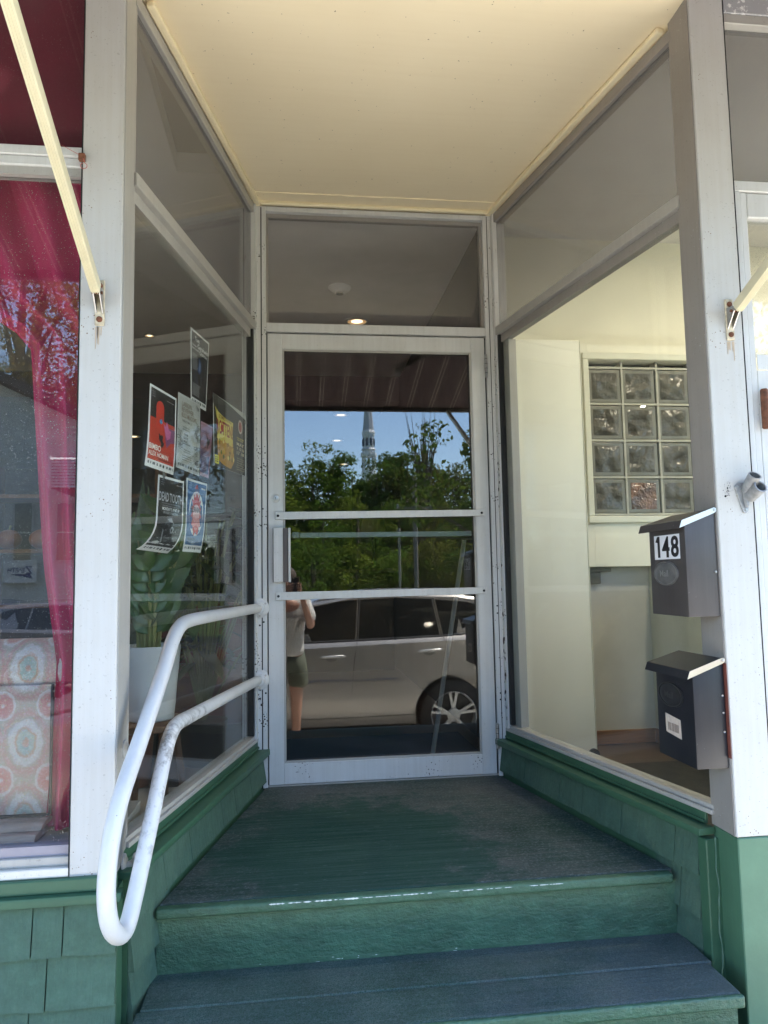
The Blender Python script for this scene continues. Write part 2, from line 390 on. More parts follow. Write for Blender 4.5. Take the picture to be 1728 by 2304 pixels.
# ---------------------------------------------------------------- entry steps and landing
FL = frame((-.055, 0), (-.356, -1.33), (1, 0))      # left glass line
FR = frame((1.125, 0), (1.386, -1.35), (-1, 0))     # right glass line
def inL(y, n): return FL(-y/abs(FL.t.y), n, 0)[0]
def inR(y, n): return FR(-y/abs(FR.t.y), n, 0)[0]
def poly_slab(y0, y1, n, z0, z1, extra=0):
    a = (inL(y0, n)-extra, y0); b = (inR(y0, n)+extra, y0); c = (inR(y1, n)+extra, y1); d = (inL(y1, n)-extra, y1)
    return MB().hexa([(*d, z0), (*c, z0), (*b, z0), (*a, z0), (*d, z1), (*c, z1), (*b, z1), (*a, z1)])
steps = thing('entry_steps', (.5, -1.2, -.585), 'worn dark green wooden landing and steps leading up to the glass door', 'steps')
poly_slab(.03, -1.205, .046, -.03, 0).build('landing_deck', GREEN_DECK, steps, bevel=.002)
MB().box(-.288, 1.300, -1.242, -1.206, -.030, -.001).build('landing_nosing', GREEN_RISER, steps, bevel=.009, segs=3, smooth=True)
MB().box(-.289, 1.318, -1.214, -1.19, -.22, -.031).build('riser', GREEN_RISER, steps)
MB().box(-.300, 1.325, -1.395, -1.214, -.225, -.191).build('tread_board', GREEN_FLOOR, steps, bevel=.004)
MB().box(-.308, 1.313, -1.558, -1.397, -.2245, -.192).build('tread_board', GREEN_FLOOR, steps, bevel=.007, segs=2)
MB().box(-.309, 1.315, -1.572, -1.556, -.226, -.1935).build('tread_nosing', GREEN_RISER, steps, bevel=.007, segs=3, smooth=True)
MB().box(-.300, 1.306, -1.545, -1.52, -.42, -.226).build('riser', GREEN_RISER, steps)
MB().box(-.300, 1.325, -1.88, -1.546, -.425, -.392).build('tread_board', GREEN_FLOOR, steps, bevel=.007, segs=2)
MB().box(-.300, 1.306, -1.865, -1.845, -.60, -.426).build('riser', GREEN_RISER, steps)
MB().box(-.30, -.27, -1.84, -1.56, -.6, -.43).build('stringer', GREEN_RISER, steps)
MB().box(1.27, 1.30, -1.84, -1.56, -.6, -.43).build('stringer', GREEN_RISER, steps)
# chipped light paint along the landing edge
ch = MB(); rr = random.Random(3); x = -.06
def ragged(x0, x1, amp, y=-1.2431, z0=-.0062):
    n = max(3, int((x1-x0)/.0035)); vs = []; fs = []
    for i in range(n+1):
        e = min(1, min(i, n-i)/1.5); a = amp*rr.uniform(.15, 1)*e
        xx = x0+(x1-x0)*i/n; vs += [(xx, y, z0-a*.7), (xx, y+.0004, z0+a*.6)]
    for i in range(n): fs.append((i*2, i*2+2, i*2+3, i*2+1))
    ch.add(vs, fs)
while x < 1.0:
    w = rr.uniform(.008, .055); on = .93 if .02 < x < .47 else .35
    if rr.random() < on: ragged(x, x+w, rr.uniform(.0018, .0048 if x < .47 else .0026))
    x += w+rr.uniform(.001, .009)
for k in range(26):
    xx = rr.gauss(.30, .22); zz = -.205+abs(rr.gauss(0, .012))
    if -.2 < xx < 1.2: ragged(xx, xx+rr.uniform(.004, .016), rr.uniform(.0008, .0028), -1.2146, zz)
ch.build('chipped_paint', plain('old_pale_paint', (.62, .66, .62), .7), steps, kind='stuff')

# ---------------------------------------------------------------- shingled bulkheads
def shingle(fr, a0, a1, ztop, zbot, zb_b, parent, n0, zt_b=None, lip=.018, rnd=random, clipfront=None):
    """one wooden shingle, its butt proud of the wall, with a slightly ragged lower edge"""
    zt_b = ztop if zt_b is None else zt_b
    k = max(2, int((a1-a0)/.03)); vs = []; fs = []
    for i in range(k+1):
        f = i/k; a = a0+(a1-a0)*f; j = rnd.uniform(-.0022, .0022)
        zt = ztop+(zt_b-ztop)*f; zb = zbot+(zb_b-zbot)*f+j
        vs += [fr(a, n0, zt), fr(a, n0+.002, zt), fr(a, n0+lip, zb), fr(a, n0, zb)]
    for i in range(k):
        b = i*4
        for q in range(4): fs.append((b+q, b+(q+1) % 4, b+4+(q+1) % 4, b+4+q))
    fs += [(0, 1, 2, 3), (k*4+3, k*4+2, k*4+1, k*4)]
    MB().add(vs, fs).build('shingle', GREEN_SH, parent)

def bulkhead(name, fr, label, a_end, side, wall_end_n):
    th = thing(name, fr(.7, 0, -.585), label, 'bulkhead')
    MB().fbox(fr, .0, a_end, -.05, .030, -.60, .141).build('backing_board', GREEN, th)
    MB().fbox(fr, .0, a_end, .0, .010, .1725, .207, .1735, .210).build('sill_band', GREEN, th, bevel=.002)
    MB().fbox(fr, .0, a_end, .0102, .018, .176, .186).build('bead', GREEN, th, bevel=.003, segs=2)
    MB().fbox(fr, .0, a_end+.03, .0, .062, .1425, .172, .150, .172).build('ledge', GREEN, th, bevel=.006, segs=2, smooth=True)
    courses = [(.142, .026), (.030, -.102), (-.098, -.232), (-.228, -.36), (-.356, -.49), (-.486, -.60)]
    rnd = random.Random(11+side)
    for ci, (zt, zb) in enumerate(courses):
        a = .0 if ci == 0 else max(0.0, 1.0 if ci > 1 else .9)
        if ci >= 1: a = 1.16-.03*ci
        while a < a_end-.002:
            w = rnd.uniform(.16, .36) if ci == 0 else rnd.uniform(.12, .24); b = min(a+w, a_end)
            if a_end-b < .06: b = a_end
            shingle(fr, a+.0018, b-.0018, zt, zb, zb+rnd.uniform(-.002, .002), th, .031, rnd=rnd)
            a = b
    return th
bl = bulkhead('shingled_bulkhead', FL, 'low green shingled wall below the left recess window, behind the white handrail', 1.405, 0, 0)
br_ = bulkhead('shingled_bulkhead', FR, 'low green shingled wall below the right recess window, under the two mailboxes', 1.345, 1, 0)
MB().fbox(FR, 1.346, 1.385, -.03, .046, -.60, .142).build('corner_board', GREEN, br_, bevel=.003)
# chunky dried caulk along the corner between right wall and pillar
ck = MB(); rr = random.Random(5)
pth = []
for i in range(26):
    z = .165-i*.03; pth.append((1.3755+rr.uniform(-.003, .003)-.03, -1.413+rr.uniform(-.004, .003), z))
ck.tube(pth, .004, 6, radii=[rr.uniform(.0008, .0032) for _ in pth]); ck.build('caulk_bead', GREEN_SH, br_)

# front facade shingles (left of the steps)
FF = frame((-.30, -1.46), (-2.7, -1.46), (0, -1))
fs_ = thing('facade_bulkhead', (-1.0, -1.46, -.585), 'green shingled wall along the street under the left shop window', 'bulkhead')
MB().box(-2.7, -.345, -1.458, -1.40, -.60, .150).build('backing_board', GREEN, fs_)
MB().box(-2.7, -.330, -1.492, -1.456, .128, .1515).build('ledge', GREEN, fs_, bevel=.005, segs=2, smooth=True)
MB().box(-2.7, -.345, -1.474, -1.456, .152, .188).build('sill_band', GREEN, fs_, bevel=.003)
rnd = random.Random(21)
for ci, (zt, zb, brk) in enumerate([(.128, -.001, [-.345, -.477, -.553, -.70, -.90, -1.1, -1.33, -1.5, -1.72, -1.95, -2.2, -2.45, -2.7]),
                                    (.003, -.129, [-.345, -.516, -.66, -.84, -1.02, -1.25, -1.42, -1.66, -1.88, -2.1, -2.4, -2.7]),
                                    (-.125, -.258, [-.345, -.558, -.70, -.92, -1.1, -1.3, -1.55, -1.8, -2.0, -2.3, -2.7]),
                                    (-.254, -.386, [-.345, -.47, -.65, -.86, -1.1, -1.4, -1.6, -1.9, -2.2, -2.7]),
                                    (-.382, -.514, [-.345, -.54, -.72, -.95, -1.2, -1.5, -1.8, -2.1, -2.7])]):
    for a, b in zip(brk[:-1], brk[1:]):
        shingle(FF, -.30-a+.0018, -.30-b-.0018, zt, zb+rnd.uniform(-.002, .002), zb+rnd.uniform(-.002, .002), fs_, -.002, lip=.019, rnd=rnd)

# ---------------------------------------------------------------- pillars
def pillar(name, label, x0, x1, inner, ztop=2.86):
    p = thing(name, ((x0+x1)/2, -1.40, -.585), label, 'pillar')
    front = MB().box(x0, x1, -1.46, -1.335, .176, ztop).build('front_casing', PILLAR, p, bevel=.0025)
    if inner > 0:   # right pillar: brown weathered side cover facing the recess
        MB().box(x0-.0035, x0-.0005, -1.454, -1.337, .178, 2.79).build('side_cover', BARE_R, p)
        MB().box(x0+.001, x1, -1.462, -1.335, -.60, .1745).build('base', GREEN_LT, p, bevel=.003)
    else:
        MB().box(x1+.0005, x1+.0035, -1.454, -1.337, .19, 2.79).build('side_cover', BARE, p)
        MB().box(x0+.002, x1-.001, -1.472, -1.40, .1525, .189).build('base', GREEN, p, bevel=.003)
        MB().box(x0+.002, x1-.001, -1.40, -1.335, -.6, .189).build('core', GREEN, p)
    return p
pL = pillar('storefront_pillar', 'tall off-white weathered pillar left of the entry, behind the white handrail', -.468, -.356, -1)
pR = pillar('storefront_pillar', 'tall off-white weathered pillar right of the entry with a green base', 1.386, 1.503, 1)
MB().box(-.470, -.4675, -1.461, -1.45, .19, 2.8).build('edge_joint', DARKGAP, pL)
MB().box(1.5035, 1.506, -1.459, -1.45, .176, 2.8).build('edge_joint', DARKGAP, pR)
# old bracket scar on the right pillar
sc_ = MB(); rr = random.Random(9)
for i in range(46):
    a = rr.uniform(0, 6.28); d = rr.uniform(0, 1)**.6
    x = 1.422+math.cos(a)*d*.016; z = 1.19+math.sin(a)*d*.026; r = rr.uniform(.0006, .0018)
    sc_.lathe((x, -1.4605, z), (0, -1, 0), [(r, 0), (r*.6, .0006)], 6)
sc_.build('paint_scar', plain('exposed_grey', (.16, .15, .15), .8), pR, kind='stuff')
MB().lathe((1.413, -1.4602, 1.172), (0, -1, 0), [(.0035, 0), (.002, .001)], 10).build('screw_hole', DARKGAP, pR)
MB().lathe((1.421, -1.4602, 1.197), (0, -1, 0), [(.0025, 0), (.002, .001)], 10).build('screw_hole', DARKGAP, pR)

# ---------------------------------------------------------------- entry ceiling
ce = thing('entry_ceiling', (.5, -.7, 2.785), None, None, kind='structure')
poly_slab(.02, -1.462, -.03, 2.790, 2.83).build('ceiling_board', CREAM, ce)
poly_slab(.02, -.125, -.03, 2.7845, 2.7899).build('ceiling_strip', CREAM, ce)
for fr, s, e in ((FL, .0, 1.30), (FR, .0, 1.345)):
    MB().fbox(fr, s, e, .005, .032, 2.765, 2.786).build('ceiling_moulding', CREAM_TRIM, ce, bevel=.006, segs=3, smooth=True)
MB().box(-.05, 1.12, -.052, -.030, 2.768, 2.786).build('ceiling_moulding', CREAM_TRIM, ce, bevel=.006, segs=3, smooth=True)

# ---------------------------------------------------------------- recess side windows
def side_window(fr, L, label, mat, chipmat, gl_low, gl_up, barmat, prof):
    w = thing('recess_window', fr(L/2, 0, .21), label, 'window')
    MB().fbox(fr, .0, .052, -.055, .012, .208, 2.79).build('corner_post', chipmat, w, bevel=.0015)
    MB().fbox(fr, .053, .070, -.030, .003, .24, 2.136).build('glazing_bead', RUBBER, w)
    MB().fbox(fr, L-.012, L-.001, -.040, .001, .24, 2.75).build('front_mullion', barmat, w)
    # sill: stepped aluminium
    MB().fbox(fr, .0, L, -.045, .013, .208, .222).build('sill', barmat, w, bevel=.0015)
    MB().fbox(fr, .052, L, -.045, .004, .2225, .236).build('sill_lip', barmat, w, bevel=.001)
    # transom bar and head
    MB().fbox(fr, .045, L, -.045, .012, 2.138, 2.180).build('transom_bar', barmat, w, bevel=.002)
    MB().fbox(fr, .052, L, -.040, -.008, 2.098, 2.137).build('transom_stop', prof, w)
    MB().fbox(fr, .045, L, -.050, .004, 2.722, 2.766).build('head_bar', prof, w, bevel=.002)
    MB().fbox(fr, .052, L-.01, -.017, -.011, .236, 2.099).build('pane', gl_low, w)
    MB().fbox(fr, .052, L-.01, -.017, -.011, 2.180, 2.722).build('transom_pane', gl_up, w)
    return w
wl = side_window(FL, FL.L, 'left angled recess window with posters taped inside the lower pane', WHITE, WHITE_CHIP, GL_SIDE, GL_FILM, BARE, BARE)
wr = side_window(FR, FR.L, 'right angled recess window showing cream wall with glass blocks', WHITE, WHITE_CHIP, GL_SIDE, GL_FILM, BARE, BARE_R)
MB().fbox(FR, .070, .125, -.060, -.018, .236, 2.1).build('inner_post', BARE, wr, bevel=.002)

# ---------------------------------------------------------------- door frame and door
df = thing('door_frame', (.535, 0, 0), 'white aluminium frame with transom light around the glass door', 'door frame')
MB().box(-.052, -.006, -.030, .075, -.002, 2.766).build('jamb', WHITE_CHIP, df, bevel=.002)
MB().box(1.078, 1.118, -.030, .075, -.002, 2.766).build('jamb', WHITE_CHIP, df, bevel=.002)
MB().box(-.0315, -.0265, -.0315, -.029, -.001, 2.76).build('jamb_groove', DARKGAP, df)
MB().box(1.0985, 1.1015, -.0315, -.029, -.001, 2.76).build('jamb_groove', DARKGAP, df)
MB().box(-.0055, 1.0775, -.030, .070, 2.138, 2.182).build('transom_bar', WHITE, df, bevel=.002)
MB().box(-.0055, 1.0775, -.030, .070, 2.742, 2.767).build('head', WHITE, df, bevel=.002)
MB().box(-.0055, 1.0775, -.005, .020, 2.722, 2.7415).build('glazing_bead', BARE_R, df)
MB().box(-.0055, .006, -.005, .020, 2.183, 2.7215).build('glazing_bead', BARE_R, df)
MB().box(1.064, 1.0775, -.005, .020, 2.183, 2.7215).build('glazing_bead', BARE_R, df)
MB().box(.0, 1.072, .004, .010, 2.183, 2.73).build('transom_pane', glass('door_transom_glass', .05, (.93, .93, .93), .02, film=.05, filmcol=(.48, .47, .47)), df)
MB().box(-.0055, 1.0775, -.02, .07, -.005, .006).build('threshold', BARE, df)

door = thing('glass_door', (.535, 0, .01), 'white framed glass door reflecting a silver car, trees and a church steeple', 'door')
DX0, DX1, GX0, GX1, GZ0, GZ1 = .0, 1.0715, .069, 1.003, .102, 2.056
MB().box(DX0, GX0, -.022, .022, .0085, 2.131).build('stile', WHITE, door, bevel=.0015)
MB().box(GX1, DX1, -.022, .022, .0085, 2.131).build('stile', WHITE, door, bevel=.0015)
MB().box(GX0+.0005, GX1-.0005, -.0215, .0215, GZ1, 2.1305).build('top_rail', WHITE, door, bevel=.0015)
MB().box(GX0+.0005, GX1-.0005, -.0215, .0215, .009, GZ0).build('bottom_rail', painted('pitted_white_paint', (.62, .62, .605), (.40, .38, .34), .4, .24, (.05, .04, .035), grime=.5), door, bevel=.0015)
for b in ((GX0, GX0+.010, -.018, -.006, GZ0, GZ1), (GX1-.010, GX1, -.018, -.006, GZ0, GZ1), (GX0+.0105, GX1-.0105, -.018, -.006, GZ0, GZ0+.010), (GX0+.0105, GX1-.0105, -.018, -.006, GZ1-.010, GZ1)):
    MB().box(*b).build('glazing_bead', BARE, door, bevel=.001)
MB().box(GX0, GX1, .0, .006, GZ0, GZ1).build('pane', GL_DOOR, door)
for (za, zb) in ((1.227, 1.263), (.849, .886)):
    b = MB().hexa([(.033, -.034, za-.000), (1.043, -.034, za+.010), (1.043, -.0225, za+.010), (.033, -.0225, za), (.033, -.034, zb), (1.043, -.034, zb+.005), (1.043, -.0225, zb+.005), (.033, -.0225, zb)]).build('push_bar', WHITE, door, bevel=.0015)
    for x, z in ((.046, (za+zb)/2), (1.030, (za+zb)/2+.007)):
        MB().lathe((x, -.034, z), (0, -1, 0), [(.0062, 0), (.0062, .0018), (.003, .0022)], 12).build('screw', DARKGAP, b)
# pull handle: tall channel plate
ph = MB().box(.024, .068, -.052, -.0225, .933, 1.187).build('pull_handle', WHITE, door, bevel=.002)
MB().box(.0215, .0235, -.050, -.0225, .933, 1.187).build('pull_edge', BROWNMETAL, ph)
MB().box(.0685, .092, -.050, -.0235, .933, 1.186).build('pull_grip', BROWNMETAL, ph, bevel=.002)
MB().box(.0925, .104, -.056, -.0235, .933, 1.186).build('pull_grip', WHITE, ph, bevel=.002)
lk = MB().lathe((.036, -.0225, 1.330), (0, -1, 0), [(.0205, 0), (.0205, .004), (.0175, .007), (.0165, .0075)], 28).build('lock_ring', WHITE, door, smooth=True)
MB().lathe((.036, -.0300, 1.330), (0, -1, 0), [(.0125, 0), (.0120, .0025), (.010, .003)], 24).build('lock_cylinder', STEEL, lk, smooth=True)
MB().box(.0345, .0375, -.0337, -.0331, 1.322, 1.334).build('keyhole', DARKGAP, lk)
# inside panic bar seen through the glass
MB().box(.108, .992, .030, .055, 1.143, 1.168).build('inner_push_bar', plain('pale_anodised_bar', (.62, .70, .68), .35, .2), door, bevel=.002)
MB().box(.112, .148, .022, .060, 1.140, 1.171).build('inner_push_bar_end', STEEL, door, bevel=.002)
for z0 in (1.925, .128):
    h = MB().lathe((1.0745, -.036, z0), (0, 0, 1), [(.0055, 0), (.0075, .002), (.0075, .116), (.0055, .118)], 12).build('hinge', STEEL, door, smooth=True)
    for q in range(1, 5): MB().lathe((1.0745, -.036, z0+q*.0236-.0008), (0, 0, 1), [(.0079, 0), (.0079, .0016)], 12).build('hinge_joint', DARKGAP, h)
MB().box(-.0052, -.0006, -.0205, .02, .01, 2.132).build('door_gap', RUBBER, df)
MB().box(1.0722, 1.0772, -.0205, .02, .01, 2.132).build('door_gap', RUBBER, df)
# chip marks: paint lost along the corner posts
def chips(parent, xf, z0, z1, n, seed, rmax=.006, dense=None):
    m = MB(); q = random.Random(seed)
    zc_ = q.uniform(z0, z1)
    for _ in range(n):
        if q.random() < .14: zc_ = q.uniform(z0, z1)
        z = zc_+q.gauss(0, .022) if dense is None else q.gauss(*dense)
        if not z0 < z < z1: continue
        p, nrm = xf(q.random()**2.2 if q.random() < .75 else q.uniform(0, 1), z); r = q.uniform(.0007, rmax)*q.random()**.5
        k = q.randint(5, 8); ax = Vector(nrm); tx = ax.cross(Vector((0, 0, 1)))
        pts = []
        for i in range(k):
            a = 6.283*i/k; rr_ = r*q.uniform(.35, 1.3)
            pts.append(Vector(p)+tx*math.cos(a)*rr_+Vector((0, 0, 1))*math.sin(a)*rr_*1.7)
        m.prism(pts, ax*.0006)
    return m
CHIP = plain('bared_dark_metal', (.045, .030, .024), .8, var=.4, scale=90)
nR = FR.n; nL = FL.n
chips(wr, lambda u, z: (FR(.004+u*.042, .0122, z), nR), .25, 2.12, 90, 4, .0075).build('paint_chips', CHIP, wr, kind='stuff')
chips(wr, lambda u, z: (FR(.012+u*.034, .0124, z), nR), .25, 1.1, 60, 14, .014, (.42, .25)).build('paint_chips', CHIP, wr, kind='stuff')
chips(wl, lambda u, z: (FL(.026+u*.026, .0122, z), nL), 1.35, 2.12, 80, 6, .003, (1.6, .16)).build('paint_chips', CHIP, wl, kind='stuff')
chips(df, lambda u, z: ((-.048+u*.038, -.0302, z), (0, -1, 0)), .25, .80, 16, 8, .005).build('paint_chips', CHIP, df, kind='stuff')
chips(df, lambda u, z: ((1.080+u*.034, -.0302, z), (0, -1, 0)), .25, 1.6, 14, 9, .004).build('paint_chips', CHIP, df, kind='stuff')
for x, z in ((-.040, .735), (-.022, .75), (-.040, .44), (-.040, .40), (-.014, .425)):
    MB().lathe((x, -.0303, z), (0, -1, 0), [(.0045, 0), (.003, .0005)], 10).build('screw_hole', DARKGAP, df)
for x, z in ((1.094, .80), (1.094, .765), (1.097, .385), (1.096, .355)):
    MB().lathe((x, -.0303, z), (0, -1, 0), [(.0040, 0), (.003, .0005)], 10).build('screw_hole', DARKGAP, df)

# ---------------------------------------------------------------- handrail
hr = thing('handrail', (-.2, -.8, .08), 'white tubular steel handrail looping down the left side of the steps', 'handrail')
def catmull(P, n=5):
    P = [Vector(p) for p in P]; P = [P[0]*2-P[1]]+P+[P[-1]*2-P[-2]]; out = []
    for i in range(1, len(P)-2):
        a, b, c, d = P[i-1:i+3]
        for k in range(n):
            t = k/n; out.append(.5*((2*b)+(c-a)*t+(2*a-5*b+4*c-d)*t*t+(3*b-a-3*c+d)*t**3))
    out.append(P[-2]); return out
up = [(-.046, -.030, .815)]+catmull([(-.110, -.40, .8165), (-.190, -.85, .8185), (-.226, -1.06, .816), (-.2405, -1.15, .800), (-.252, -1.215, .757), (-.264, -1.29, .680), (-.292, -1.46, .527), (-.312, -1.585, .418), (-.3225, -1.643, .325), (-.3262, -1.662, .225), (-.3225, -1.640, .140), (-.313, -1.585, .088), (-.3045, -1.535, .088), (-.297, -1.487, .136), (-.288, -1.438, .205), (-.276, -1.365, .305), (-.262, -1.282, .425), (-.2535, -1.232, .482), (-.242, -1.165, .510), (-.215, -1.0, .508), (-.130, -.50, .497)])+[(-.046, -.030, .486)]
MB().tube(up, .0218, 18).build('rail_pipe', RAILWHITE, hr, smooth=True)
for z in (.815, .486):
    fl = MB().lathe((-.044, -.0305, z), (0, -1, 0), [(.047, 0), (.047, .004), (.042, .009), (.030, .012), (.0285, .022), (.026, .024)], 28).build('flange', RAILWHITE, hr, smooth=True)
    for a in (35, 155, 275):
        MB().lathe((-.044+.036*math.cos(R(a)), -.040, z+.036*math.sin(R(a))), (0, -1, 0), [(.0055, 0), (.005, .002), (.002, .0022)], 10).build('screw', STEEL, fl)
for zb, ya, yr, zr in ((.487, -1.372, -1.466, .520), (.179, -1.364, -1.43, .212)):
    bk = MB()
    bk.lathe((-.3522, ya, zb), (1, 0, 0), [(.001, 0), (.026, .0), (.026, .004), (.014, .010)], 20)
    bk.tube(bezier_path([(-.350, ya, zb-.01), (-.318, ya, zb+.004), (-.312, yr+.03, zr+.002), (-.290, yr, zr)], .03, 5), .010, 10)
    bk.build('wall_bracket', painted('grimy_bracket_paint', (.42, .41, .38), (.16, .15, .13), .5, .3, (.08, .07, .06), grime=1.0), hr, smooth=True)

# ---------------------------------------------------------------- mailboxes
def mailbox(label, zb, zt, body_c, oval_y, oval_z, flat, lid_tilt, back, arm_c):
    m = thing('mailbox', (1.383, -1.338, zb), label, 'mailbox', 'mailboxes on the right pillar')
    bm_ = painted('mailbox_enamel', body_c, tuple(v*1.5+.012 for v in body_c), .5, .13, tuple(v*3+.10 for v in body_c), rough=.36, grime=1.0)
    X0, X1, Y0, Y1 = 1.281, 1.3805, -1.450, -1.226
    pts = [(X1, Y0, zb), (X0, Y0, zb), (X0, Y0, zt), (X1, Y0, zt+.038)]
    MB().prism(pts, (0, Y1-Y0, 0)).build('box', bm_, m, bevel=.004, segs=2, smooth=True)
    # lid: hinged plate with a front lip and pale side arms
    A = Vector((X1, 0, zt+.046)); B = Vector((X0-.012, 0, zt+.008+lid_tilt))
    ya, yb = Y0-.008, Y1+.03
    lid = MB().hexa([(A.x, ya, A.z), (B.x, ya, B.z), (B.x, yb, B.z), (A.x, yb, A.z), (A.x, ya, A.z+.003), (B.x, ya, B.z+.003), (B.x, yb, B.z+.003), (A.x, yb, A.z+.003)])
    lid.hexa([(B.x-.010, ya, B.z-.022), (B.x-.007, ya, B.z-.022), (B.x-.007, yb, B.z-.022), (B.x-.010, yb, B.z-.022), (B.x-.001, ya, B.z+.003), (B.x+.002, ya, B.z+.002), (B.x+.002, yb, B.z+.002), (B.x-.001, yb, B.z+.003)])
    L = lid.build('lid', bm_, m, bevel=.0008)
    am = plain('pale_lid_arm', arm_c, .35, .3)
    a = MB().prism([(B.x-.008, ya-.0015, B.z-.020), (B.x+.0, ya-.0015, B.z+.003), (A.x-.006, ya-.0015, A.z+.006), (A.x+.001, ya-.0015, A.z+.002), (A.x+.001, ya-.0015, A.z-.006), (A.x-.006, ya-.0015, A.z-.011)], (0, .0018, 0)).build('lid_arm', am, L, bevel=.0004)
    MB().lathe((A.x-.006, ya-.002, A.z-.002), (0, -1, 0), [(.0045, 0), (.004, .002), (.0015, .0022)], 12).build('rivet', STEEL, L)
    # oval emblem with raised rim and word
    ov = MB(); ry, rz = .076, .0385
    prof = [(1.0, .0), (1.0, .003), (.93, .005), (.86, .003), (.80, .0042), (.60, .0065), (.3, .0075), (.02, .0078)]
    n = 32; base = 0; vs = []; fs = []
    for (rf, h) in prof:
        for k in range(n):
            a_ = 6.28318*k/n; vs.append((X0-h, oval_y+ry*rf*math.cos(a_), oval_z+rz*rf*math.sin(a_)))
    for i in range(len(prof)-1):
        for k in range(n): fs.append((i*n+k, i*n+(k+1) % n, (i+1)*n+(k+1) % n, (i+1)*n+k))
    fs.append(tuple(range(n)))
    o = ov.add(vs, fs).build('emblem', plain('emblem_metal', (.16, .155, .15) if not back else (.03, .03, .032), .32, .3, var=.2, scale=40), m, smooth=True)
    tv, tf = text2d('Mail')
    MB().add([(X0-.0084, oval_y+.026-.052*u, oval_z-.010+.020*v) for u, v in tv], tf).build('lettering', plain('emblem_word', (.40, .39, .37) if not back else (.10, .10, .10), .35, .4), o)
    return m, X0, bm_
m1, X0, _ = mailbox('brown mailbox with white 148 number sticker, upper one on the right pillar', .812, 1.087, (.058, .050, .047), -1.329, .943, True, 0.003, False, (.62, .68, .68))
st = MB().box(X0-.0010, X0-.0002, -1.419, -1.262, .987, 1.063).build('number_sticker', plain('white_sticker', (.78, .78, .80), .5, var=.03), m1)
for i, ch_ in enumerate('148'):
    if ch_ == '1':
        for pts in ([(-1.284, .993), (-1.284, 1.060), (-1.299, 1.060), (-1.299, .993)], [(-1.270, 1.043), (-1.284, 1.060), (-1.2845, 1.046), (-1.2845, 1.040)]):
            MB().add([(X0-.0016, a, b) for a, b in pts], [(0, 1, 2, 3)]).build('digit', INK, st)
        continue
    tv, tf = text2d(ch_); w = .045; y0 = -1.268-[0, .041, .096][i]
    MB().add([(X0-.0016, y0-w*u-.003, .9925+.066*v) for u, v in tv], tf).build('digit', INK, st)
    if ch_ == '1': continue
    MB().add([(X0-.0014, y0-w*u-.0055, .9925+.066*v) for u, v in tv], tf).build('digit', INK, st)
MB().lathe((1.374, -1.4505, .945), (0, -1, 0), [(.0040, 0), (.0035, .002), (.001, .0022)], 12).build('screw', STEEL, m1)
m2, X0, _ = mailbox('black mailbox with small pale barcode label, lower one on the right pillar', .370, .640, (.012, .012, .016), -1.319, .567, True, .004, True, (.58, .50, .38))
lb = MB().hexa([(X0-.0012, -1.372, .440), (X0-.0012, -1.280, .448), (X0-.0004, -1.280, .448), (X0-.0004, -1.372, .440), (X0-.0012, -1.369, .497), (X0-.0012, -1.279, .505), (X0-.0004, -1.279, .505), (X0-.0004, -1.369, .497)]).build('barcode_label', plain('yellowed_label', (.60, .50, .42), .6, var=.12, scale=60), m2)
bc = MB(); q = random.Random(2); y = -1.293
while y > -1.358:
    w = q.choice((.0012, .002, .003)); bc.box(X0-.0015, X0-.0013, y-w, y, .455, .480); y -= w+q.choice((.0012, .002, .0028))
bc.build('barcode', plain('faded_brown_ink', (.16, .11, .09), .7), lb)
MB().box(1.3812, 1.3822, -1.462, -1.30, .40, .675).build('red_backing', plain('red_brown_edge', (.16, .045, .03), .7, var=.3, scale=30), m2)
for z in (.58, .53, .475): MB().lathe((1.372, -1.4505, z), (0, -1, 0), [(.0035, 0), (.003, .001), (.0018, .0005)], 12).build('rivet', STEEL, m2)

# ---------------------------------------------------------------- flag holder
fh = thing('flag_holder', (1.46, -1.462, 1.12), 'cast aluminium double flagpole bracket screwed to the right pillar', 'bracket')
MB().prism([(1.441, -1.4605, 1.200), (1.452, -1.4605, 1.212), (1.485, -1.4605, 1.212), (1.495, -1.4605, 1.200), (1.482, -1.4605, 1.127), (1.474, -1.4605, 1.119), (1.466, -1.4605, 1.122)], (0, -.005, 0)).build('base_plate', ALU, fh, bevel=.0015)
def ring_tube(c0, d, L, ro, ri):
    d = Vector(d).normalized()
    return MB().lathe(c0, d, [(ro*.8, 0), (ro, .004), (ro, L), (ri, L), (ri, L*.25), (.0005, L*.25)], 22)
ring_tube((1.484, -1.466, 1.168), (.12, -.86, .46), .058, .0200, .0160).build('socket', ALU, fh, smooth=True)
ring_tube((1.478, -1.466, 1.186), (.06, -.66, .70), .060, .0190, .0150).build('socket', ALU, fh, smooth=True)
MB().prism([(1.462, -1.466, 1.19), (1.478, -1.466, 1.19), (1.474, -1.466, 1.135), (1.468, -1.466, 1.135)], (.004, -.012, .004)).build('web', ALU, fh, bevel=.002)
for x, z in ((1.450, 1.200), (1.488, 1.198), (1.4745, 1.130)): MB().lathe((x, -1.4655, z), (0, -1, 0), [(.0042, 0), (.0038, .002), (.001, .0022)], 10).build('screw', STEEL, fh)

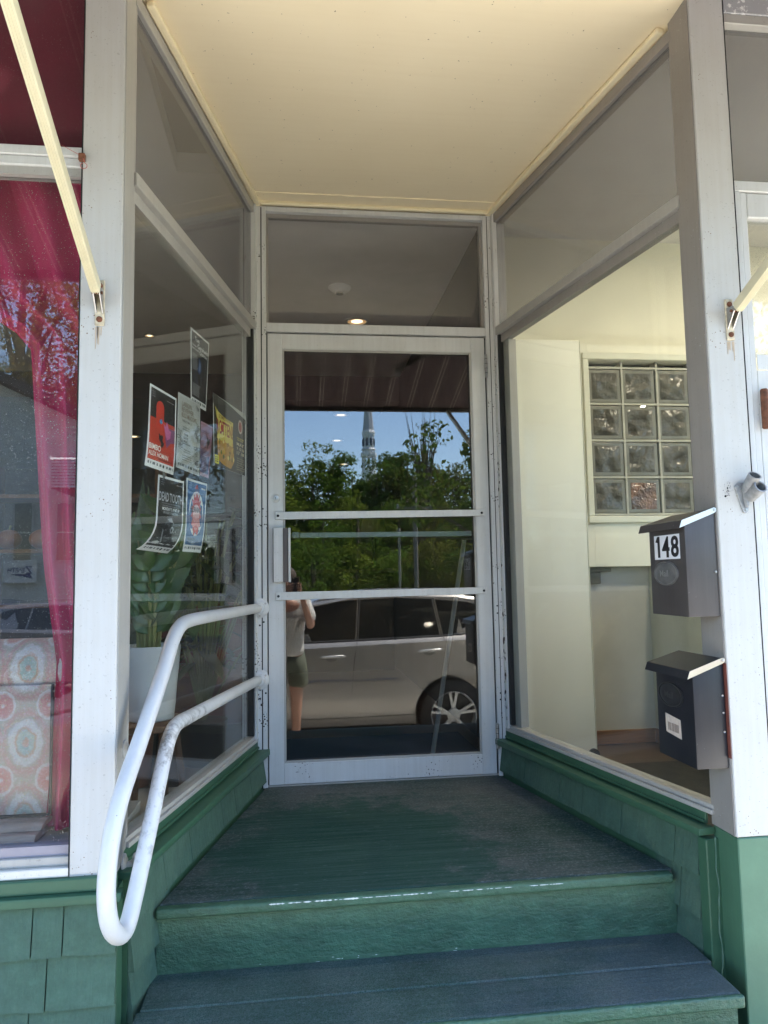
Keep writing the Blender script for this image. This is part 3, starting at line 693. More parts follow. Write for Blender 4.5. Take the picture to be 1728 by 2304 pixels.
# ---------------------------------------------------------------- awning, arms
AWN = NT('brown_striped_awning_cloth'); co = AWN.coords(); sx = AWN.n('SeparateXYZ'); AWN.l(co, sx.inputs[0])
fx = AWN.math('FRACT', AWN.math('MULTIPLY', sx.outputs[0], 1/.20))
l1 = AWN.math('LESS_THAN', AWN.math('ABSOLUTE', AWN.math('SUBTRACT', fx, .30)), .018)
l2 = AWN.math('LESS_THAN', AWN.math('ABSOLUTE', AWN.math('SUBTRACT', fx, .44)), .018)
cc = AWN.mix(AWN.math('MAXIMUM', l1, l2), (.085, .050, .048), (.42, .34, .28))
AWN.bsdf(cc, .85, 0, AWN.noise(300, co, 2), .2)
aw = thing('awning', (.5, -1.5, 2.9), 'brown striped fabric awning over the shop front, seen mirrored in the door', 'awning')
MB().hexa([(-6, -3.02, 2.49), (3.6, -3.02, 2.49), (3.6, -1.50, 2.93), (-6, -1.50, 2.93), (-6, -3.02, 2.493), (3.6, -3.02, 2.493), (3.6, -1.50, 2.933), (-6, -1.50, 2.933)]).build('fabric', AWN.m, aw)
MB().box(-6, 3.6, -3.045, -3.01, 2.452, 2.489).build('front_bar', BROWNMETAL, aw, bevel=.006)
MB().box(-6, 3.6, -3.052, -3.047, 2.455, 2.56).build('valance', AWN.m, aw)
MB().box(-6, 3.6, -1.56, -1.47, 2.90, 2.99).build('roller_box', BROWNMETAL, aw, bevel=.01)
def awning_arm(xb, xt, label, seed):
    P0 = Vector((xb, -1.488, 1.735)); P1 = Vector((xt, -3.0, 2.455)); d = (P1-P0).normalized()
    side = d.cross(Vector((0, 0, 1))).normalized(); upv = side.cross(d).normalized()
    w, h = .0125, .0165; s = P0+d*.02
    a = MB().hexa([s-side*w-upv*h, s+side*w-upv*h, P1+side*w-upv*h, P1-side*w-upv*h, s-side*w+upv*h, s+side*w+upv*h, P1+side*w+upv*h, P1-side*w+upv*h]).build('arm', ARMCREAM, aw, bevel=.004, segs=2, smooth=True)
    for k in (-1, 0, 1):
        c0 = s+side*w*.5*k-upv*(h+.0006); c1 = P1+side*w*.5*k-upv*(h+.0006)
        MB().tube([c0, c1], .0011, 5).build('ridge', ARMCREAM, a)
    br = MB().box(xb-.013, xb+.013, -1.4665, -1.4605, 1.655, 1.785).build('bracket_plate', plain('rusty_cream_bracket', (.58, .50, .36), .6, var=.35, scale=50, bump=.4), a, bevel=.002)
    MB().prism([(xb-.010, -1.467, 1.755), (xb-.010, -1.497, 1.752), (xb-.010, -1.505, 1.735), (xb-.010, -1.467, 1.690)], (.003, 0, 0)).build('bracket_ear', STEEL, a)
    MB().prism([(xb+.007, -1.467, 1.755), (xb+.007, -1.497, 1.752), (xb+.007, -1.505, 1.735), (xb+.007, -1.467, 1.690)], (.003, 0, 0)).build('bracket_ear', STEEL, a)
    MB().tube([(xb-.014, -1.492, 1.738), (xb+.014, -1.492, 1.738)], .0045, 10).build('pin', RUST, a)
    for z in (1.768, 1.672): MB().lathe((xb, -1.4668, z), (0, -1, 0), [(.0085, 0), (.008, .003), (.0045, .005), (.001, .0052)], 14).build('bolt', RUST, a, smooth=True)
    st_ = MB(); q = random.Random(seed)
    for k in range(5):
        x = xb+q.uniform(-.012, .012); z = 1.652; h_ = q.uniform(.02, .07); st_.hexa([(x, -1.4612, z-h_), (x+.0015, -1.4612, z-h_), (x+.0015, -1.4602, z-h_), (x, -1.4602, z-h_), (x-.001, -1.4612, z), (x+.003, -1.4612, z), (x+.003, -1.4602, z), (x-.001, -1.4602, z)])
    st_.build('rust_stain', plain('rust_stain', (.48, .38, .28), .7, var=.1), a)
awning_arm(-.413, -.415, 'cream awning arm bolted to the left pillar', 3)
awning_arm(1.459, 1.53, 'cream awning arm bolted to the right pillar', 4)
# folded lateral arm hanging under the awning, seen as a dark V in the door
DK = plain('dark_arm_metal', (.05, .038, .032), .5)
la = MB().tube([(.985, -2.35, 2.64), (1.36, -2.05, 2.80)], .020, 8).build('folding_arm', DK, aw, smooth=True)
MB().tube([(.985, -2.35, 2.64), (1.06, -2.40, 2.70)], .016, 8).build('strut', DK, la, smooth=True)
MB().ball((.985, -2.35, 2.64), .028).build('knuckle', DK, la, smooth=True)
# little red pull cord and rusty clip on left pillar
rc = thing('cord_clip', (-.47, -1.465, 2.14), 'small rusty clip with a looped red string at the left pillar edge', 'clip')
MB().box(-.476, -.458, -1.474, -1.4605, 2.128, 2.150).build('clip', RUST, rc, bevel=.002)
REDC = plain('red_string', (.45, .10, .08), .7)
MB().tube([(-.462, -1.476, 2.132)]+[(-.459+.009*math.sin(a), -1.478, 2.117-.014*(1-math.cos(a))*.6) for a in np.linspace(.3, 6, 14)], .0009, 5).build('string_loop', REDC, rc)
MB().tube([(-.470, -1.472, 2.142), (-.520, -1.475, 2.168)], .0007, 5).build('string', REDC, rc)

# ---------------------------------------------------------------- left shop window (street side)
sw = thing('shop_window', (-1.5, -1.46, .19), 'large street window left of the entry with magenta curtain behind it', 'window')
MB().box(-2.7, -.4685, -1.452, -1.40, 2.150, 2.178).build('transom_bar', WHITE, sw, bevel=.002)
MB().box(-2.7, -.4685, -1.446, -1.40, 2.122, 2.1495).build('transom_bar', WHITE, sw, bevel=.003)
MB().box(-2.7, -.4685, -1.438, -1.40, 2.098, 2.1215).build('transom_stop', BARE, sw)
MB().box(-2.7, -.4685, -1.462, -1.40, .1885, .212).build('sill', painted('peeling_sill_paint', (.66, .63, .56), (.45, .42, .37), .3, peel=.62, peelcol=(.10, .20, .14)), sw, bevel=.002)
MB().box(-2.7, -.4685, -1.448, -1.40, .2125, .236).build('sill_lip', BARE, sw, bevel=.002)
MB().box(-2.7, -.4685, -1.438, -1.40, .2365, .262).build('inner_stop', plain('grey_mauve_stop', (.30, .27, .30), .5), sw)
MB().box(-2.7, -.4685, -1.420, -1.414, .262, 2.098).build('pane', GL_SHOP, sw)
MB().box(-2.7, -.4685, -1.420, -1.414, 2.178, 2.86).build('transom_pane', glass('maroon_transom_glass', .03, (.9, .85, .86), .012, speck=.12), sw)
MB().box(-2.85, -2.701, -1.46, -1.335, -.6, 2.86).build('end_post', PILLAR, sw)

# right shop door with its frame
rd = thing('shop_door', (1.95, -1.46, .0), 'white framed side door right of the pillar with a rusty hinge', 'door')
MB().box(1.507, 2.62, -1.452, -1.40, 2.146, 2.180).build('transom_bar', WHITE, rd, bevel=.002)
MB().box(1.507, 2.62, -1.454, -1.40, 2.712, 2.745).build('head_bar', BARE, rd, bevel=.002)
MB().box(1.507, 2.62, -1.458, -1.40, 2.7455, 2.80).build('head_board', painted('peeling_head_board', (.36, .36, .37), (.28, .28, .29), .3, peel=.56, peelcol=(.72, .72, .70)), rd, bevel=.001)
MB().box(1.507, 2.62, -1.425, -1.419, 2.180, 2.712).build('transom_pane', GL_FILM, rd)
MB().box(1.507, 1.528, -1.452, -1.40, -.55, 2.145).build('jamb', WHITE, rd, bevel=.002)
MB().box(1.530, 1.552, -1.446, -1.40, -.40, 2.1445).build('stile', WHITE, rd, bevel=.002)
MB().box(1.5525, 2.52, -1.446, -1.40, 2.062, 2.1445).build('top_rail', WHITE, rd, bevel=.004)
MB().box(1.5525, 2.52, -1.446, -1.40, -.40, 1.568).build('lower_panel', WHITE, rd, bevel=.002)
MB().box(1.5525, 2.52, -1.450, -1.446, 1.5685, 1.617).build('lite_sill', WHITE, rd, bevel=.001)
MB().box(1.5525, 2.52, -1.424, -1.418, 1.617, 2.062).build('pane', GL_SHOP, rd)
MB().box(2.521, 2.62, -1.452, -1.40, -.55, 2.145).build('jamb', WHITE, rd)
MB().lathe((1.5595, -1.462, 1.380), (0, 0, 1), [(.009, 0), (.0115, .003), (.0115, .120), (.009, .124)], 12).build('hinge', RUST, rd, smooth=True)
MB().box(2.622, 2.76, -1.46, -1.36, -.6, 2.80).build('end_post', PILLAR, rd)
MB().box(2.761, 5.0, -1.46, -1.36, -.6, .24).build('low_wall', GREEN_SH, rd)
MB().box(2.761, 5.0, -1.425, -1.419, .24, 2.80).build('added_daylight_pane', GL_SHOP, rd)  # unseen window, added to let daylight into the vestibule

# ---------------------------------------------------------------- building body and interior
bd = thing('shop_building', (0, 4, 0), 'two storey shop building above and around the recessed entry', 'building')
MB().box(-8, 5, -1.44, -1.25, 2.862, 6.2).build('upper_wall', plain('cream_upper_wall', (.62, .58, .46), .7, bump=.3), bd)
MB().box(-8, -2.852, -1.46, -1.25, -.6, 2.860).build('street_wall', plain('cream_upper_wall', (.62, .58, .46), .7), bd)
MB().box(-8.1, -8.0, -1.44, 10, -.6, 6.2).build('end_wall', INWHITE, bd)
MB().box(5.0, 5.1, -1.44, 10, -.6, 6.2).build('end_wall', INWHITE, bd)
MB().box(-8.1, 5.1, -1.44, 10, 6.2, 6.35).build('roof', ASPHALT, bd)
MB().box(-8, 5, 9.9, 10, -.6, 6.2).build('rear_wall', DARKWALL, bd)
ic = MB()
ic.box(-8, 5, .021, 3.65, 2.95, 3.05)
ic.box(-8, inL(-1.44, -.06), -1.24, .020, 2.95, 3.05)
ic.box(1.19, 5, -1.24, .020, 2.9505, 3.05)
ic.build('interior_ceiling', INCEIL, kind='structure')
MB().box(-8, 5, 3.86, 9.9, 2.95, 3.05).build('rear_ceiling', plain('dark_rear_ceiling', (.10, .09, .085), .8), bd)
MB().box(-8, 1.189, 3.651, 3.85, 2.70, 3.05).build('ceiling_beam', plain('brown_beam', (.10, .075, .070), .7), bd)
WOOD = plain('dark_wood_floor', (.10, .060, .035), .4, var=.35, scale=5, stretch=(1, 8, 1))
MB().box(-8, 5, .076, 9.9, -.10, -.002).build('interior_floor', WOOD, kind='structure')
fl2 = MB(); fl2.prism([(-8, -1.24, -.10), (inL(-1.24, -.05), -1.24, -.10), (inL(.075, -.05), .075, -.10), (-8, .075, -.10)], (0, 0, .098)); fl2.build('window_floor', plain('pale_window_floor', (.40, .37, .34), .7), kind='structure')
fl3 = MB(); fl3.prism([(5, -1.24, -.10), (5, .075, -.10), (inR(.075, -.05), .075, -.10), (inR(-1.24, -.05), -1.24, -.10)], (0, 0, .100)); fl3.build('vestibule_floor', plain('dark_vestibule_floor', (.035, .028, .020), .5, var=.5, scale=12), kind='structure')
MB().box(1.225, 1.25, .235, 9.9, -.002, 2.95).build('partition_wall', INWHITE, bd)
MB().box(1.19, 1.2249, .235, 9.9, -.001, 2.949).build('partition_dim_sheet', DARKWALL, bd)  # dark sheet added so the shop looks dim behind the glass
# interior back furnishings: counter and shelf silhouettes
ct = thing('shop_counter', (.4, 4.4, 0), 'dark wooden counter deep inside the shop', 'counter')
MB().box(-.4, 1.15, 4.1, 4.7, 0, 1.0).build('counter_body', plain('dark_counter_wood', (.06, .035, .02), .5), ct)
MB().box(-.45, 1.18, 4.05, 4.75, 1.0, 1.04).build('counter_top', WOOD, ct)
mt_ = MB().box(-.1, 1.1, .12, .95, -.001, .008).build('door_mat', plain('navy_mat', (.018, .022, .06), .95, var=.3, scale=90, bump=.5), label='dark navy mat on the floor just inside the glass door', cat='mat')

def downlight(x, y, z, label, r=.075, lamp=None):
    d = thing('downlight', (x, y, z), label, 'ceiling light', 'recessed ceiling downlights')
    MB().lathe((x, y, z-.001), (0, 0, -1), [(r, 0), (r*1.28, .001), (r*1.28, .006), (r, .010), (r*.98, .002)], 28).build('trim_ring', INWHITE, d, smooth=True)
    MB().lathe((x, y, z-.0025), (0, 0, -1), [(r*.95, 0), (r*.95, .003)], 28).build('glowing_lens', lamp or LAMP, d)
    if lamp is None: MB().lathe((x, y, z-.0095), (0, 0, -1), [(r*.97, -.004), (r*.80, .0), (r*.62, -.004)], 28, caps=False).build('glowing_ring', RINGGLOW, d)
downlight(.625, 2.062, 2.95, 'lit recessed downlight seen through the transom above the door')
downlight(2.30, -.95, 2.95, 'added unseen fill light inside the right vestibule, behind the right pillar', lamp=FILL_GLOW)  # this and the next are added out of view to brighten the vestibule
downlight(3.6, -.2, 2.95, 'added unseen fill light at the far right of the vestibule', lamp=FILL_GLOW)
downlight(.712, 5.38, 2.95, 'lit recessed downlight right at the awning edge reflection in the door')
downlight(.764, 7.062, 2.95, 'lit recessed downlight seen against the mirrored sky left of the steeple')
downlight(2.718-1.7, 9.3, 2.95, 'farthest lit downlight inside the shop, above the mirrored trees')
downlight(-1.032, 2.512, 2.95, 'lit recessed downlight seen through the left recess window, upper of the two there', r=.035)
downlight(-4.6, 1.2, 2.95, 'added unseen fill light over the left shop room, beyond the street window', lamp=FILL_GLOW)  # this and the next two are added out of view to light the shop
downlight(-2.9, .6, 2.95, 'added unseen fill light over the inner shop room, left of the recess window', lamp=FILL_GLOW)
downlight(-3.6, 3.2, 2.95, 'added unseen fill light far left in the shop, over the shelf side', lamp=FILL_GLOW)
downlight(-2.055, 6.846, 2.95, 'small lit downlight deep behind the left recess window')
sd = thing('smoke_detector', (.449, 1.401, 2.95), 'round white smoke detector on the ceiling behind the door transom', 'smoke detector')
MB().lathe((.449, 1.401, 2.949), (0, 0, -1), [(.078, 0), (.080, .006), (.072, .018), (.045, .036), (.034, .040), (.030, .040)], 30).build('base', plain('detector_plastic', (.95, .93, .88), .4), sd, smooth=True)
MB().lathe((.449, 1.401, 2.909), (0, 0, -1), [(.026, 0), (.026, .010), (.018, .014)], 20).build('sensor', plain('detector_grille', (.30, .30, .29), .4), sd, smooth=True)

# vestibule: white panel, glass block wall, lower recess
vw = thing('glass_block_wall', (2.0, .42, 0), 'cream vestibule wall with a framed glass block window', 'wall')
VY = .42
MB().box(1.60, 1.795, VY, VY+.10, .985, 2.255).build('wall_panel', INCREAM, vw)
MB().box(1.796, 3.2, VY, VY+.10, 2.165, 2.255).build('wall_panel', INCREAM, vw)
MB().box(1.796, 3.2, VY, VY+.10, .985, 1.268).build('wall_panel', INCREAM, vw)
MB().box(2.625, 3.2, VY, VY+.10, 1.269, 2.164).build('wall_panel', INCREAM, vw)
TR = plain('cream_window_trim', (.74, .73, .60), .5, var=.04)
for b in ((1.758, 2.66, VY-.018, VY, 2.166, 2.206), (1.758, 2.66, VY-.018, VY, 1.228, 1.267), (1.758, 1.794, VY-.018, VY, 1.2675, 2.1655), (2.627, 2.66, VY-.018, VY, 1.2675, 2.1655)):
    MB().box(*b).build('window_trim', TR, vw, bevel=.004)
MORT = plain('pale_mortar', (.46, .45, .38), .8)
BL = NT('wavy_block_glass'); co = BL.coords()
n_ = BL.noise(9, co, 3, .5); v_ = BL.n('TexVoronoi'); v_.inputs['Scale'].default_value = 13; v_.feature = 'SMOOTH_F1'; BL.l(co, v_.inputs['Vector'])
cB = BL.ramp(n_, [(.3, (.075, .072, .060)), (.6, (.125, .120, .10)), (.8, (.20, .195, .16))])
BL.bsdf(cB, .24, 0, BL.math('ADD', n_, v_.outputs['Distance']), .8, .04, spec=.35)
BR_ = plain('block_rim_glass', (.20, .195, .16), .30, var=.15, scale=12)
BLR = NT('block_warm_glass'); co = BLR.coords(); BLR.bsdf(BLR.ramp(BLR.noise(12, co, 3), [(.35, (.10, .06, .045)), (.7, (.30, .16, .10))]), .08, 0, BLR.noise(10, co), 1.0, .05, spec=.8)
bs = .2; g = .012
mo = MB()
for i in range(5): mo.box(1.797+i*(bs+g)-.012 if i else 1.797, 1.797+i*(bs+g) if i else 1.7975, VY+.012, VY+.08, 1.270, 2.163)
for j in range(5):
    z = 1.272+j*(bs+g)+.012; mo.box(1.798, 2.624, VY+.0125, VY+.0795, z-g, z)
mo.build('mortar', MORT, vw)
MB().box(1.798, 2.624, VY+.081, VY+.095, 1.27, 2.163).build('block_backing', plain('dark_block_back', (.05, .05, .045), .8), vw)
for i in range(4):
    for j in range(4):
        x0 = 1.799+i*(bs+g)*.97; z0 = 1.285+j*(bs+g)*1.0
        b = MB().box(x0, x0+bs-.004, VY+.016, VY+.08, z0, z0+bs-.004).build('glass_block', BR_, vw, bevel=.008, segs=2)
        # wavy raised face
        N = 9; vs = []; fs = []; q = random.Random(i*7+j)
        ph_ = [q.uniform(0, 6) for _ in range(4)]
        for a in range(N+1):
            for c in range(N+1):
                u, v = a/N, c/N; e = min(u, 1-u, v, 1-v); k_ = min(1, e*6)
                y = VY+.015-k_*(.006+.006*math.sin(5*u+ph_[0]+2*math.sin(4*v+ph_[1]))*math.sin(6*v+ph_[2]))
                vs.append((x0+.022+u*(bs-.048)+.004*math.sin(9*v+ph_[3])*k_, y, z0+.022+v*(bs-.048)+.004*math.sin(8*u+ph_[1])*k_))
        for a in range(N):
            for c in range(N): p = a*(N+1)+c; fs.append((p, p+1, p+N+2, p+N+1))
        MB().add(vs, fs).build('wavy_face', BLR.m if (i, j) == (1, 0) else BL.m, b, smooth=True)
lw_ = thing('lower_alcove', (1.95, .47, 0), 'grey alcove with wooden skirting below the glass blocks', 'wall')
MB().box(1.60, 2.14, .50, .56, .0, .984).build('back_panel', plain('cool_grey_wall', (.62, .62, .58), .6, var=.05), lw_)
MB().box(2.141, 2.20, -.6, .56, .0, .984).build('side_panel', plain('olive_cream_wall', (.60, .58, .46), .6, var=.05), lw_)
MB().box(1.60, 2.135, .485, .499, .0, .075).build('skirting', plain('orange_wood_skirting', (.26, .13, .06), .45, var=.2, stretch=(1, 20, 20)), lw_, bevel=.002)
MB().box(2.126, 2.1405, -.6, .484, .0, .075).build('skirting', plain('orange_wood_skirting', (.26, .13, .06), .45), lw_, bevel=.002)
MB().box(1.675, 1.84, .470, .498, .89, .955).build('vent_flap', plain('grey_flap', (.18, .18, .155), .6), lw_, bevel=.002)
MB().box(1.675, 1.90, .462, .498, .956, .975).build('vent_flap', plain('grey_flap', (.18, .18, .155), .6), lw_, bevel=.002)
wp = thing('room_divider', (1.4, .215, 0), 'tall cream panel on a small black caster behind the right recess window', 'panel')
MB().box(1.252, 1.655, .190, .2145, .012, 2.20).build('board', plain('panel_cream_paint', (.88, .86, .74), .6, var=.04, scale=1.5), wp, bevel=.002)
MB().box(1.656, 1.66, .188, .2145, .012, 2.20).build('edge_strip', TR, wp)
MB().lathe((1.635, .17, .028), (0, 1, 0), [(.010, -.006), (.028, -.004), (.028, .010), (.010, .012)], 18).build('caster', RUBBER, wp, smooth=True)
MB().box(1.251, 5, .565, .66, 0, 2.95).build('vestibule_back_wall', INCREAM, vw)
MB().box(3.2, 4.9, .42, .52, 0, 2.255).build('wall_panel', INCREAM, vw)
MB().box(4.9, 4.99, -1.2, .5, 0, 2.95).build('vestibule_side_wall', INCREAM, vw)

# ---------------------------------------------------------------- posters on the inside of the left recess pane
_mats = {}
def flat(c):
    if c not in _mats: _mats[c] = plain('print_ink', lin(c), .55, var=.04, scale=30)
    return _mats[c]
class Poster:
    def __init__(s, TL, TR, BR, BL, label, base, curl=0.0, curlside=0.0, margin=.045, bottom=.10, paper=PAPER):
        s.c = [Vector(p) for p in (TL, TR, BR, BL)]; s.curl = curl; s.cs = curlside
        s.n = -FL.n
        mid = sum(s.c, Vector())/4
        s.th = thing('poster', mid, label, 'poster', 'posters taped in the left recess window')
        N = 14; vs = []; fs = []
        for i in range(N+1):
            for j in range(7): vs.append(s.P(j/6, i/N, 0))
        for i in range(N):
            for j in range(6): a = i*7+j; fs.append((a, a+1, a+8, a+7))
        m = len(vs); vs2 = [tuple(Vector(v)+s.n*.0003) for v in vs]
        s.sheet = MB().add(vs, fs).add(vs2, fs).build('sheet', paper, s.th)
        s.lift = .0006
        if base: s.rect(margin, .03, 1-margin, 1-bottom, base)
    def P(s, u, v, lift):
        a = s.c[0].lerp(s.c[1], u); b = s.c[3].lerp(s.c[2], u); p = a.lerp(b, v)
        w = max(0, v-.55)/.45; cu = s.curl*w*w*(1-s.cs*u)
        return tuple(p + s.n*(.0025+cu) - s.n*lift + Vector((0, 0, .35*cu*w)))
    def poly(s, pts, c, name='artwork', sub=1):
        m = MB(); s.lift += .00006; L = s.lift
        m.add([s.P(u, v, L) for u, v in pts], [tuple(range(len(pts)))]); m.build(name, flat(c), s.sheet)
    def rect(s, u0, v0, u1, v1, c, name='artwork'):
        m = MB(); s.lift += .00006; N = 10; M = 4; vs = []; fs = []
        for i in range(N+1):
            for j in range(M+1): vs.append(s.P(u0+(u1-u0)*j/M, v0+(v1-v0)*i/N, s.lift))
        for i in range(N):
            for j in range(M): a = i*(M+1)+j; fs.append((a, a+1, a+M+2, a+M+1))
        m.add(vs, fs).build(name, flat(c), s.sheet)
    def ell(s, u, v, ru, rv, c, n=24, star=0, k=0.0):
        s.poly([(u+ru*math.cos(6.2832*i/n)*(1+(k if star and i % 2 else 0)), v+rv*math.sin(6.2832*i/n)*(1+(k if star and i % 2 else 0))) for i in range(n)], c)
    def text(s, t_, u0, v0, u1, v1, c):
        tv, tf = text2d(t_); s.lift += .00006
        MB().add([s.P(u0+(u1-u0)*a, v1+(v0-v1)*b, s.lift) for a, b in tv], tf).build('lettering', flat(c), s.sheet)
    def lines(s, u0, u1, v0, dv, n, c, seed=1, h=.35, align='l'):
        m = MB(); q = random.Random(seed); s.lift += .00006
        for i in range(n):
            u = u0
            e = u1-q.uniform(0, .25)*(u1-u0)
            if align == 'c': u = u0+(u1-e)/2; e = u+(e-u0)
            v = v0+i*dv
            while u < e:
                w = q.uniform(.012, .05)
                m.add([s.P(a, b, s.lift) for a, b in ((u, v), (min(u+w, e), v), (min(u+w, e), v+dv*h), (u, v+dv*h))], [(0, 1, 2, 3)]); u += w+.010
        m.build('small_print', flat(c), s.sheet)
    def logos(s, v=.925):
        m = MB(); s.lift += .00006; q = random.Random(5)
        for u, w in ((.06, .05), (.15, .03), (.22, .09), (.36, .045), (.46, .07), (.70, .06), (.79, .10), (.93, .02)):
            m.add([s.P(a, b, s.lift) for a, b in ((u, v), (u+w, v), (u+w, v+.032), (u, v+.032))], [(0, 1, 2, 3)])
        m.build('small_print', flat('#70757a'), s.sheet)
        s.ell(.60, v+.018, .035, .022, '#20302c', 12)

p = Poster((-.254, -.803, 1.886), (-.208, -.606, 1.888), (-.216, -.638, 1.605), (-.253, -.794, 1.603), 'black concert poster with white title, highest in the left window', '#1d1e22', bottom=.085)
p.text('Tom', .22, .075, .46, .135, '#e8eaf0'); p.text('Gershwin', .36, .15, .93, .215, '#e8eaf0'); p.text('Quintet', .47, .225, .93, .285, '#e8eaf0')
p.text('Saturday', .07, .19, .30, .225, '#e0e2e8'); p.text('May 31st  8:30P', .07, .235, .42, .27, '#e0e2e8')
p.lines(.08, .42, .32, .028, 8, '#c8ccd4', 2)
p.poly([(.45, .33), (.58, .38), (.60, .50), (.48, .56), (.36, .52), (.42, .44)], '#34507e'); p.poly([(.48, .38), (.55, .42), (.52, .52), (.45, .50)], '#6f8db8')
p.poly([(.25, .52), (.40, .60), (.44, .70), (.30, .72), (.20, .64)], '#2b3040'); p.poly([(.55, .5), (.62, .6), (.60, .75), (.57, .6)], '#3c4450')
p.lines(.08, .60, .72, .024, 7, '#c0c4cc', 3); p.logos(.935)

p = Poster((-.334, -1.141, 1.581), (-.284, -.928, 1.583), (-.286, -.937, 1.31), (-.339, -1.161, 1.31), 'red and black poster with a red arch and black cat, leftmost poster', '#17181b', curl=.006)
p.rect(.045, .385, .955, .90, '#b9321c'); p.rect(.25, .22, .53, .5, '#c8321f')
p.poly([(.25, .235)]+[(.39-.14*math.cos(6.283*i/24), .235-.085*math.sin(6.283*i/24)) for i in range(13)]+[(.53, .235)], '#c8321f')
p.poly([(.60, .44), (.955, .44), (.955, .60), (.80, .62), (.66, .70), (.60, .60)], '#7d3f6f'); p.poly([(.52, .40), (.60, .44), (.64, .36), (.72, .46), (.80, .47), (.78, .56), (.66, .60), (.58, .52)], '#c0629a')
p.ell(.43, .40, .055, .035, '#3f8fc4', 20, 1, -.25)
p.poly([(.37, .545), (.42, .575), (.48, .56), (.52, .58), (.50, .62), (.56, .66), (.54, .70), (.47, .72), (.44, .66), (.37, .62)], '#100f10')
p.text('BIMBO', .06, .705, .46, .775, '#f0ece8'); p.text('ALEX HOMAN', .06, .79, .74, .85, '#f0ece8')
p.lines(.07, .50, .862, .018, 2, '#e0705c', 5); p.text('THE LOVING DOCK', .38, .858, .90, .878, '#241210'); p.lines(.30, .92, .885, .02, 1, '#e87866', 6)
p.lines(.07, .20, .07, .028, 3, '#8c8c90', 7); p.lines(.62, .92, .10, .03, 1, '#9a9a9e', 8); p.logos()

p = Poster((-.28, -.913, 1.611), (-.23, -.698, 1.619), (-.232, -.708, 1.339), (-.284, -.929, 1.341), 'pale grey poster with brown lettering and thin flower line drawings', '#b9bcba', paper=plain('pale_grey_paper', (.55, .57, .57), .6, var=.02))
for i, w in enumerate((.42, .52, .66)): p.text(('LARKIN', 'REVIEWER', 'BUCK MEADOWS')[i], .16, .09+i*.075, .16+w, .155+i*.075, '#6f5c42')
p.text('TUESDAY MAY 13', .18, .335, .60, .362, '#4a4c4c'); p.lines(.22, .52, .42, .03, 2, '#8a8d8c', 3, .6, 'c')
for i, s_ in enumerate(('7:30PM', 'DOORS', 'MUSIC')): p.text(s_, .27, .51+i*.045, .45, .54+i*.045, '#4a4c4c')
p.lines(.22, .58, .64, .03, 1, '#5a5d5c', 4, .5, 'c'); p.lines(.26, .6, .72, .028, 2, '#8a8d8c', 5, .6, 'c'); p.lines(.18, .66, .80, .03, 3, '#6a6c6b', 6, .35, 'c')
def petals(p, cx, cy, r, seed, n=6):
    q = random.Random(seed); p.lift += .00006; m = MB()
    for k in range(n):
        a = q.uniform(0, 6.28); L = r*q.uniform(.6, 1.1); pts = []
        for i in range(15):
            t_ = i/14*6.283; pts.append((cx+math.cos(a)*L*.5+math.cos(t_)*L*.5*math.cos(a)-math.sin(t_)*L*.2*math.sin(a), cy+(math.sin(a)*L*.5+math.cos(t_)*L*.5*math.sin(a)+math.sin(t_)*L*.2*math.cos(a))*.75))
        for (u0, v0), (u1, v1) in zip(pts[:-1], pts[1:]):
            d = Vector((u1-u0, v1-v0)); nn = Vector((-d.y, d.x)).normalized()*.004 if d.length else Vector((0, 0))
            m.add([p.P(u, v, p.lift) for u, v in ((u0-nn.x, v0-nn.y), (u1-nn.x, v1-nn.y), (u1+nn.x, v1+nn.y), (u0+nn.x, v0+nn.y))], [(0, 1, 2, 3)])
    m.build('line_drawing', flat('#5c5f60'), p.sheet)
for a in ((.12, .58, .16, 1), (.85, .50, .20, 2), (.88, .34, .12, 3), (.12, .68, .13, 4), (.80, .86, .18, 5), (.86, .64, .15, 6), (.85, .09, .10, 7)): petals(p, *a)
p.logos()

p = Poster((-.229, -.694, 1.556), (-.198, -.562, 1.558), (-.209, -.611, 1.345), (-.230, -.7, 1.345), 'narrow pink and purple poster with dark bird, tucked behind the pale grey poster', '#97687a', margin=.0, bottom=.06, paper=plain('pink_paper', (.42, .26, .31), .6))
p.rect(.0, .60, .9, .94, '#5b5a80'); p.rect(.0, .5, .8, .62, '#7c5f7c'); p.lines(.03, .72, .16, .036, 20, '#402c40', 4, .4); p.lines(.1, .75, .62, .03, 9, '#b7a0bc', 5, .4)
p.poly([(.58, .22), (.70, .30), (.86, .24), (.80, .36), (.70, .40), (.66, .48), (.60, .38)], '#1a1418')

p = Poster((-.198, -.560, 1.700), (-.096, -.131, 1.705), (-.096, -.133, 1.420), (-.195, -.548, 1.405), 'yellow and grey theatre poster nearest the door with ornate red lettering', '#3a3b38', margin=.015, bottom=.0)
p.poly([(0, .0), (1, -.0), (1, .16), (.55, .02), (.0, .14)], '#4a4a46'); p.poly([(.0, .0), (.30, .0), (1, .09), (1, .03), (.96, .0)], '#b9bdb8')
p.poly([(.04, .16), (.14, .22), (.36, .26), (.58, .26), (.56, .45), (.58, .62), (.40, .66), (.22, .62), (.10, .60), (.13, .40)], '#d3c565')
p.text('SOMETHING', .15, .245, .52, .30, '#8a6a2c'); p.text('ROTTEN!', .09, .32, .56, .52, '#8e2a20'); p.ell(.245, .425, .045, .055, '#a63022', 16)
p.poly([(.10, .62), (.30, .60), (.60, .64), (.60, .86), (.50, .97), (.30, .95), (.12, .90)], '#b58a3c')
q = random.Random(3)
for k in range(26): p.ell(q.uniform(.12, .60), q.uniform(.60, .84), q.uniform(.012, .03), q.uniform(.02, .05), q.choice(('#c9a94e', '#e0cf80', '#7d6224', '#5f6a2a', '#caa064')), 8)
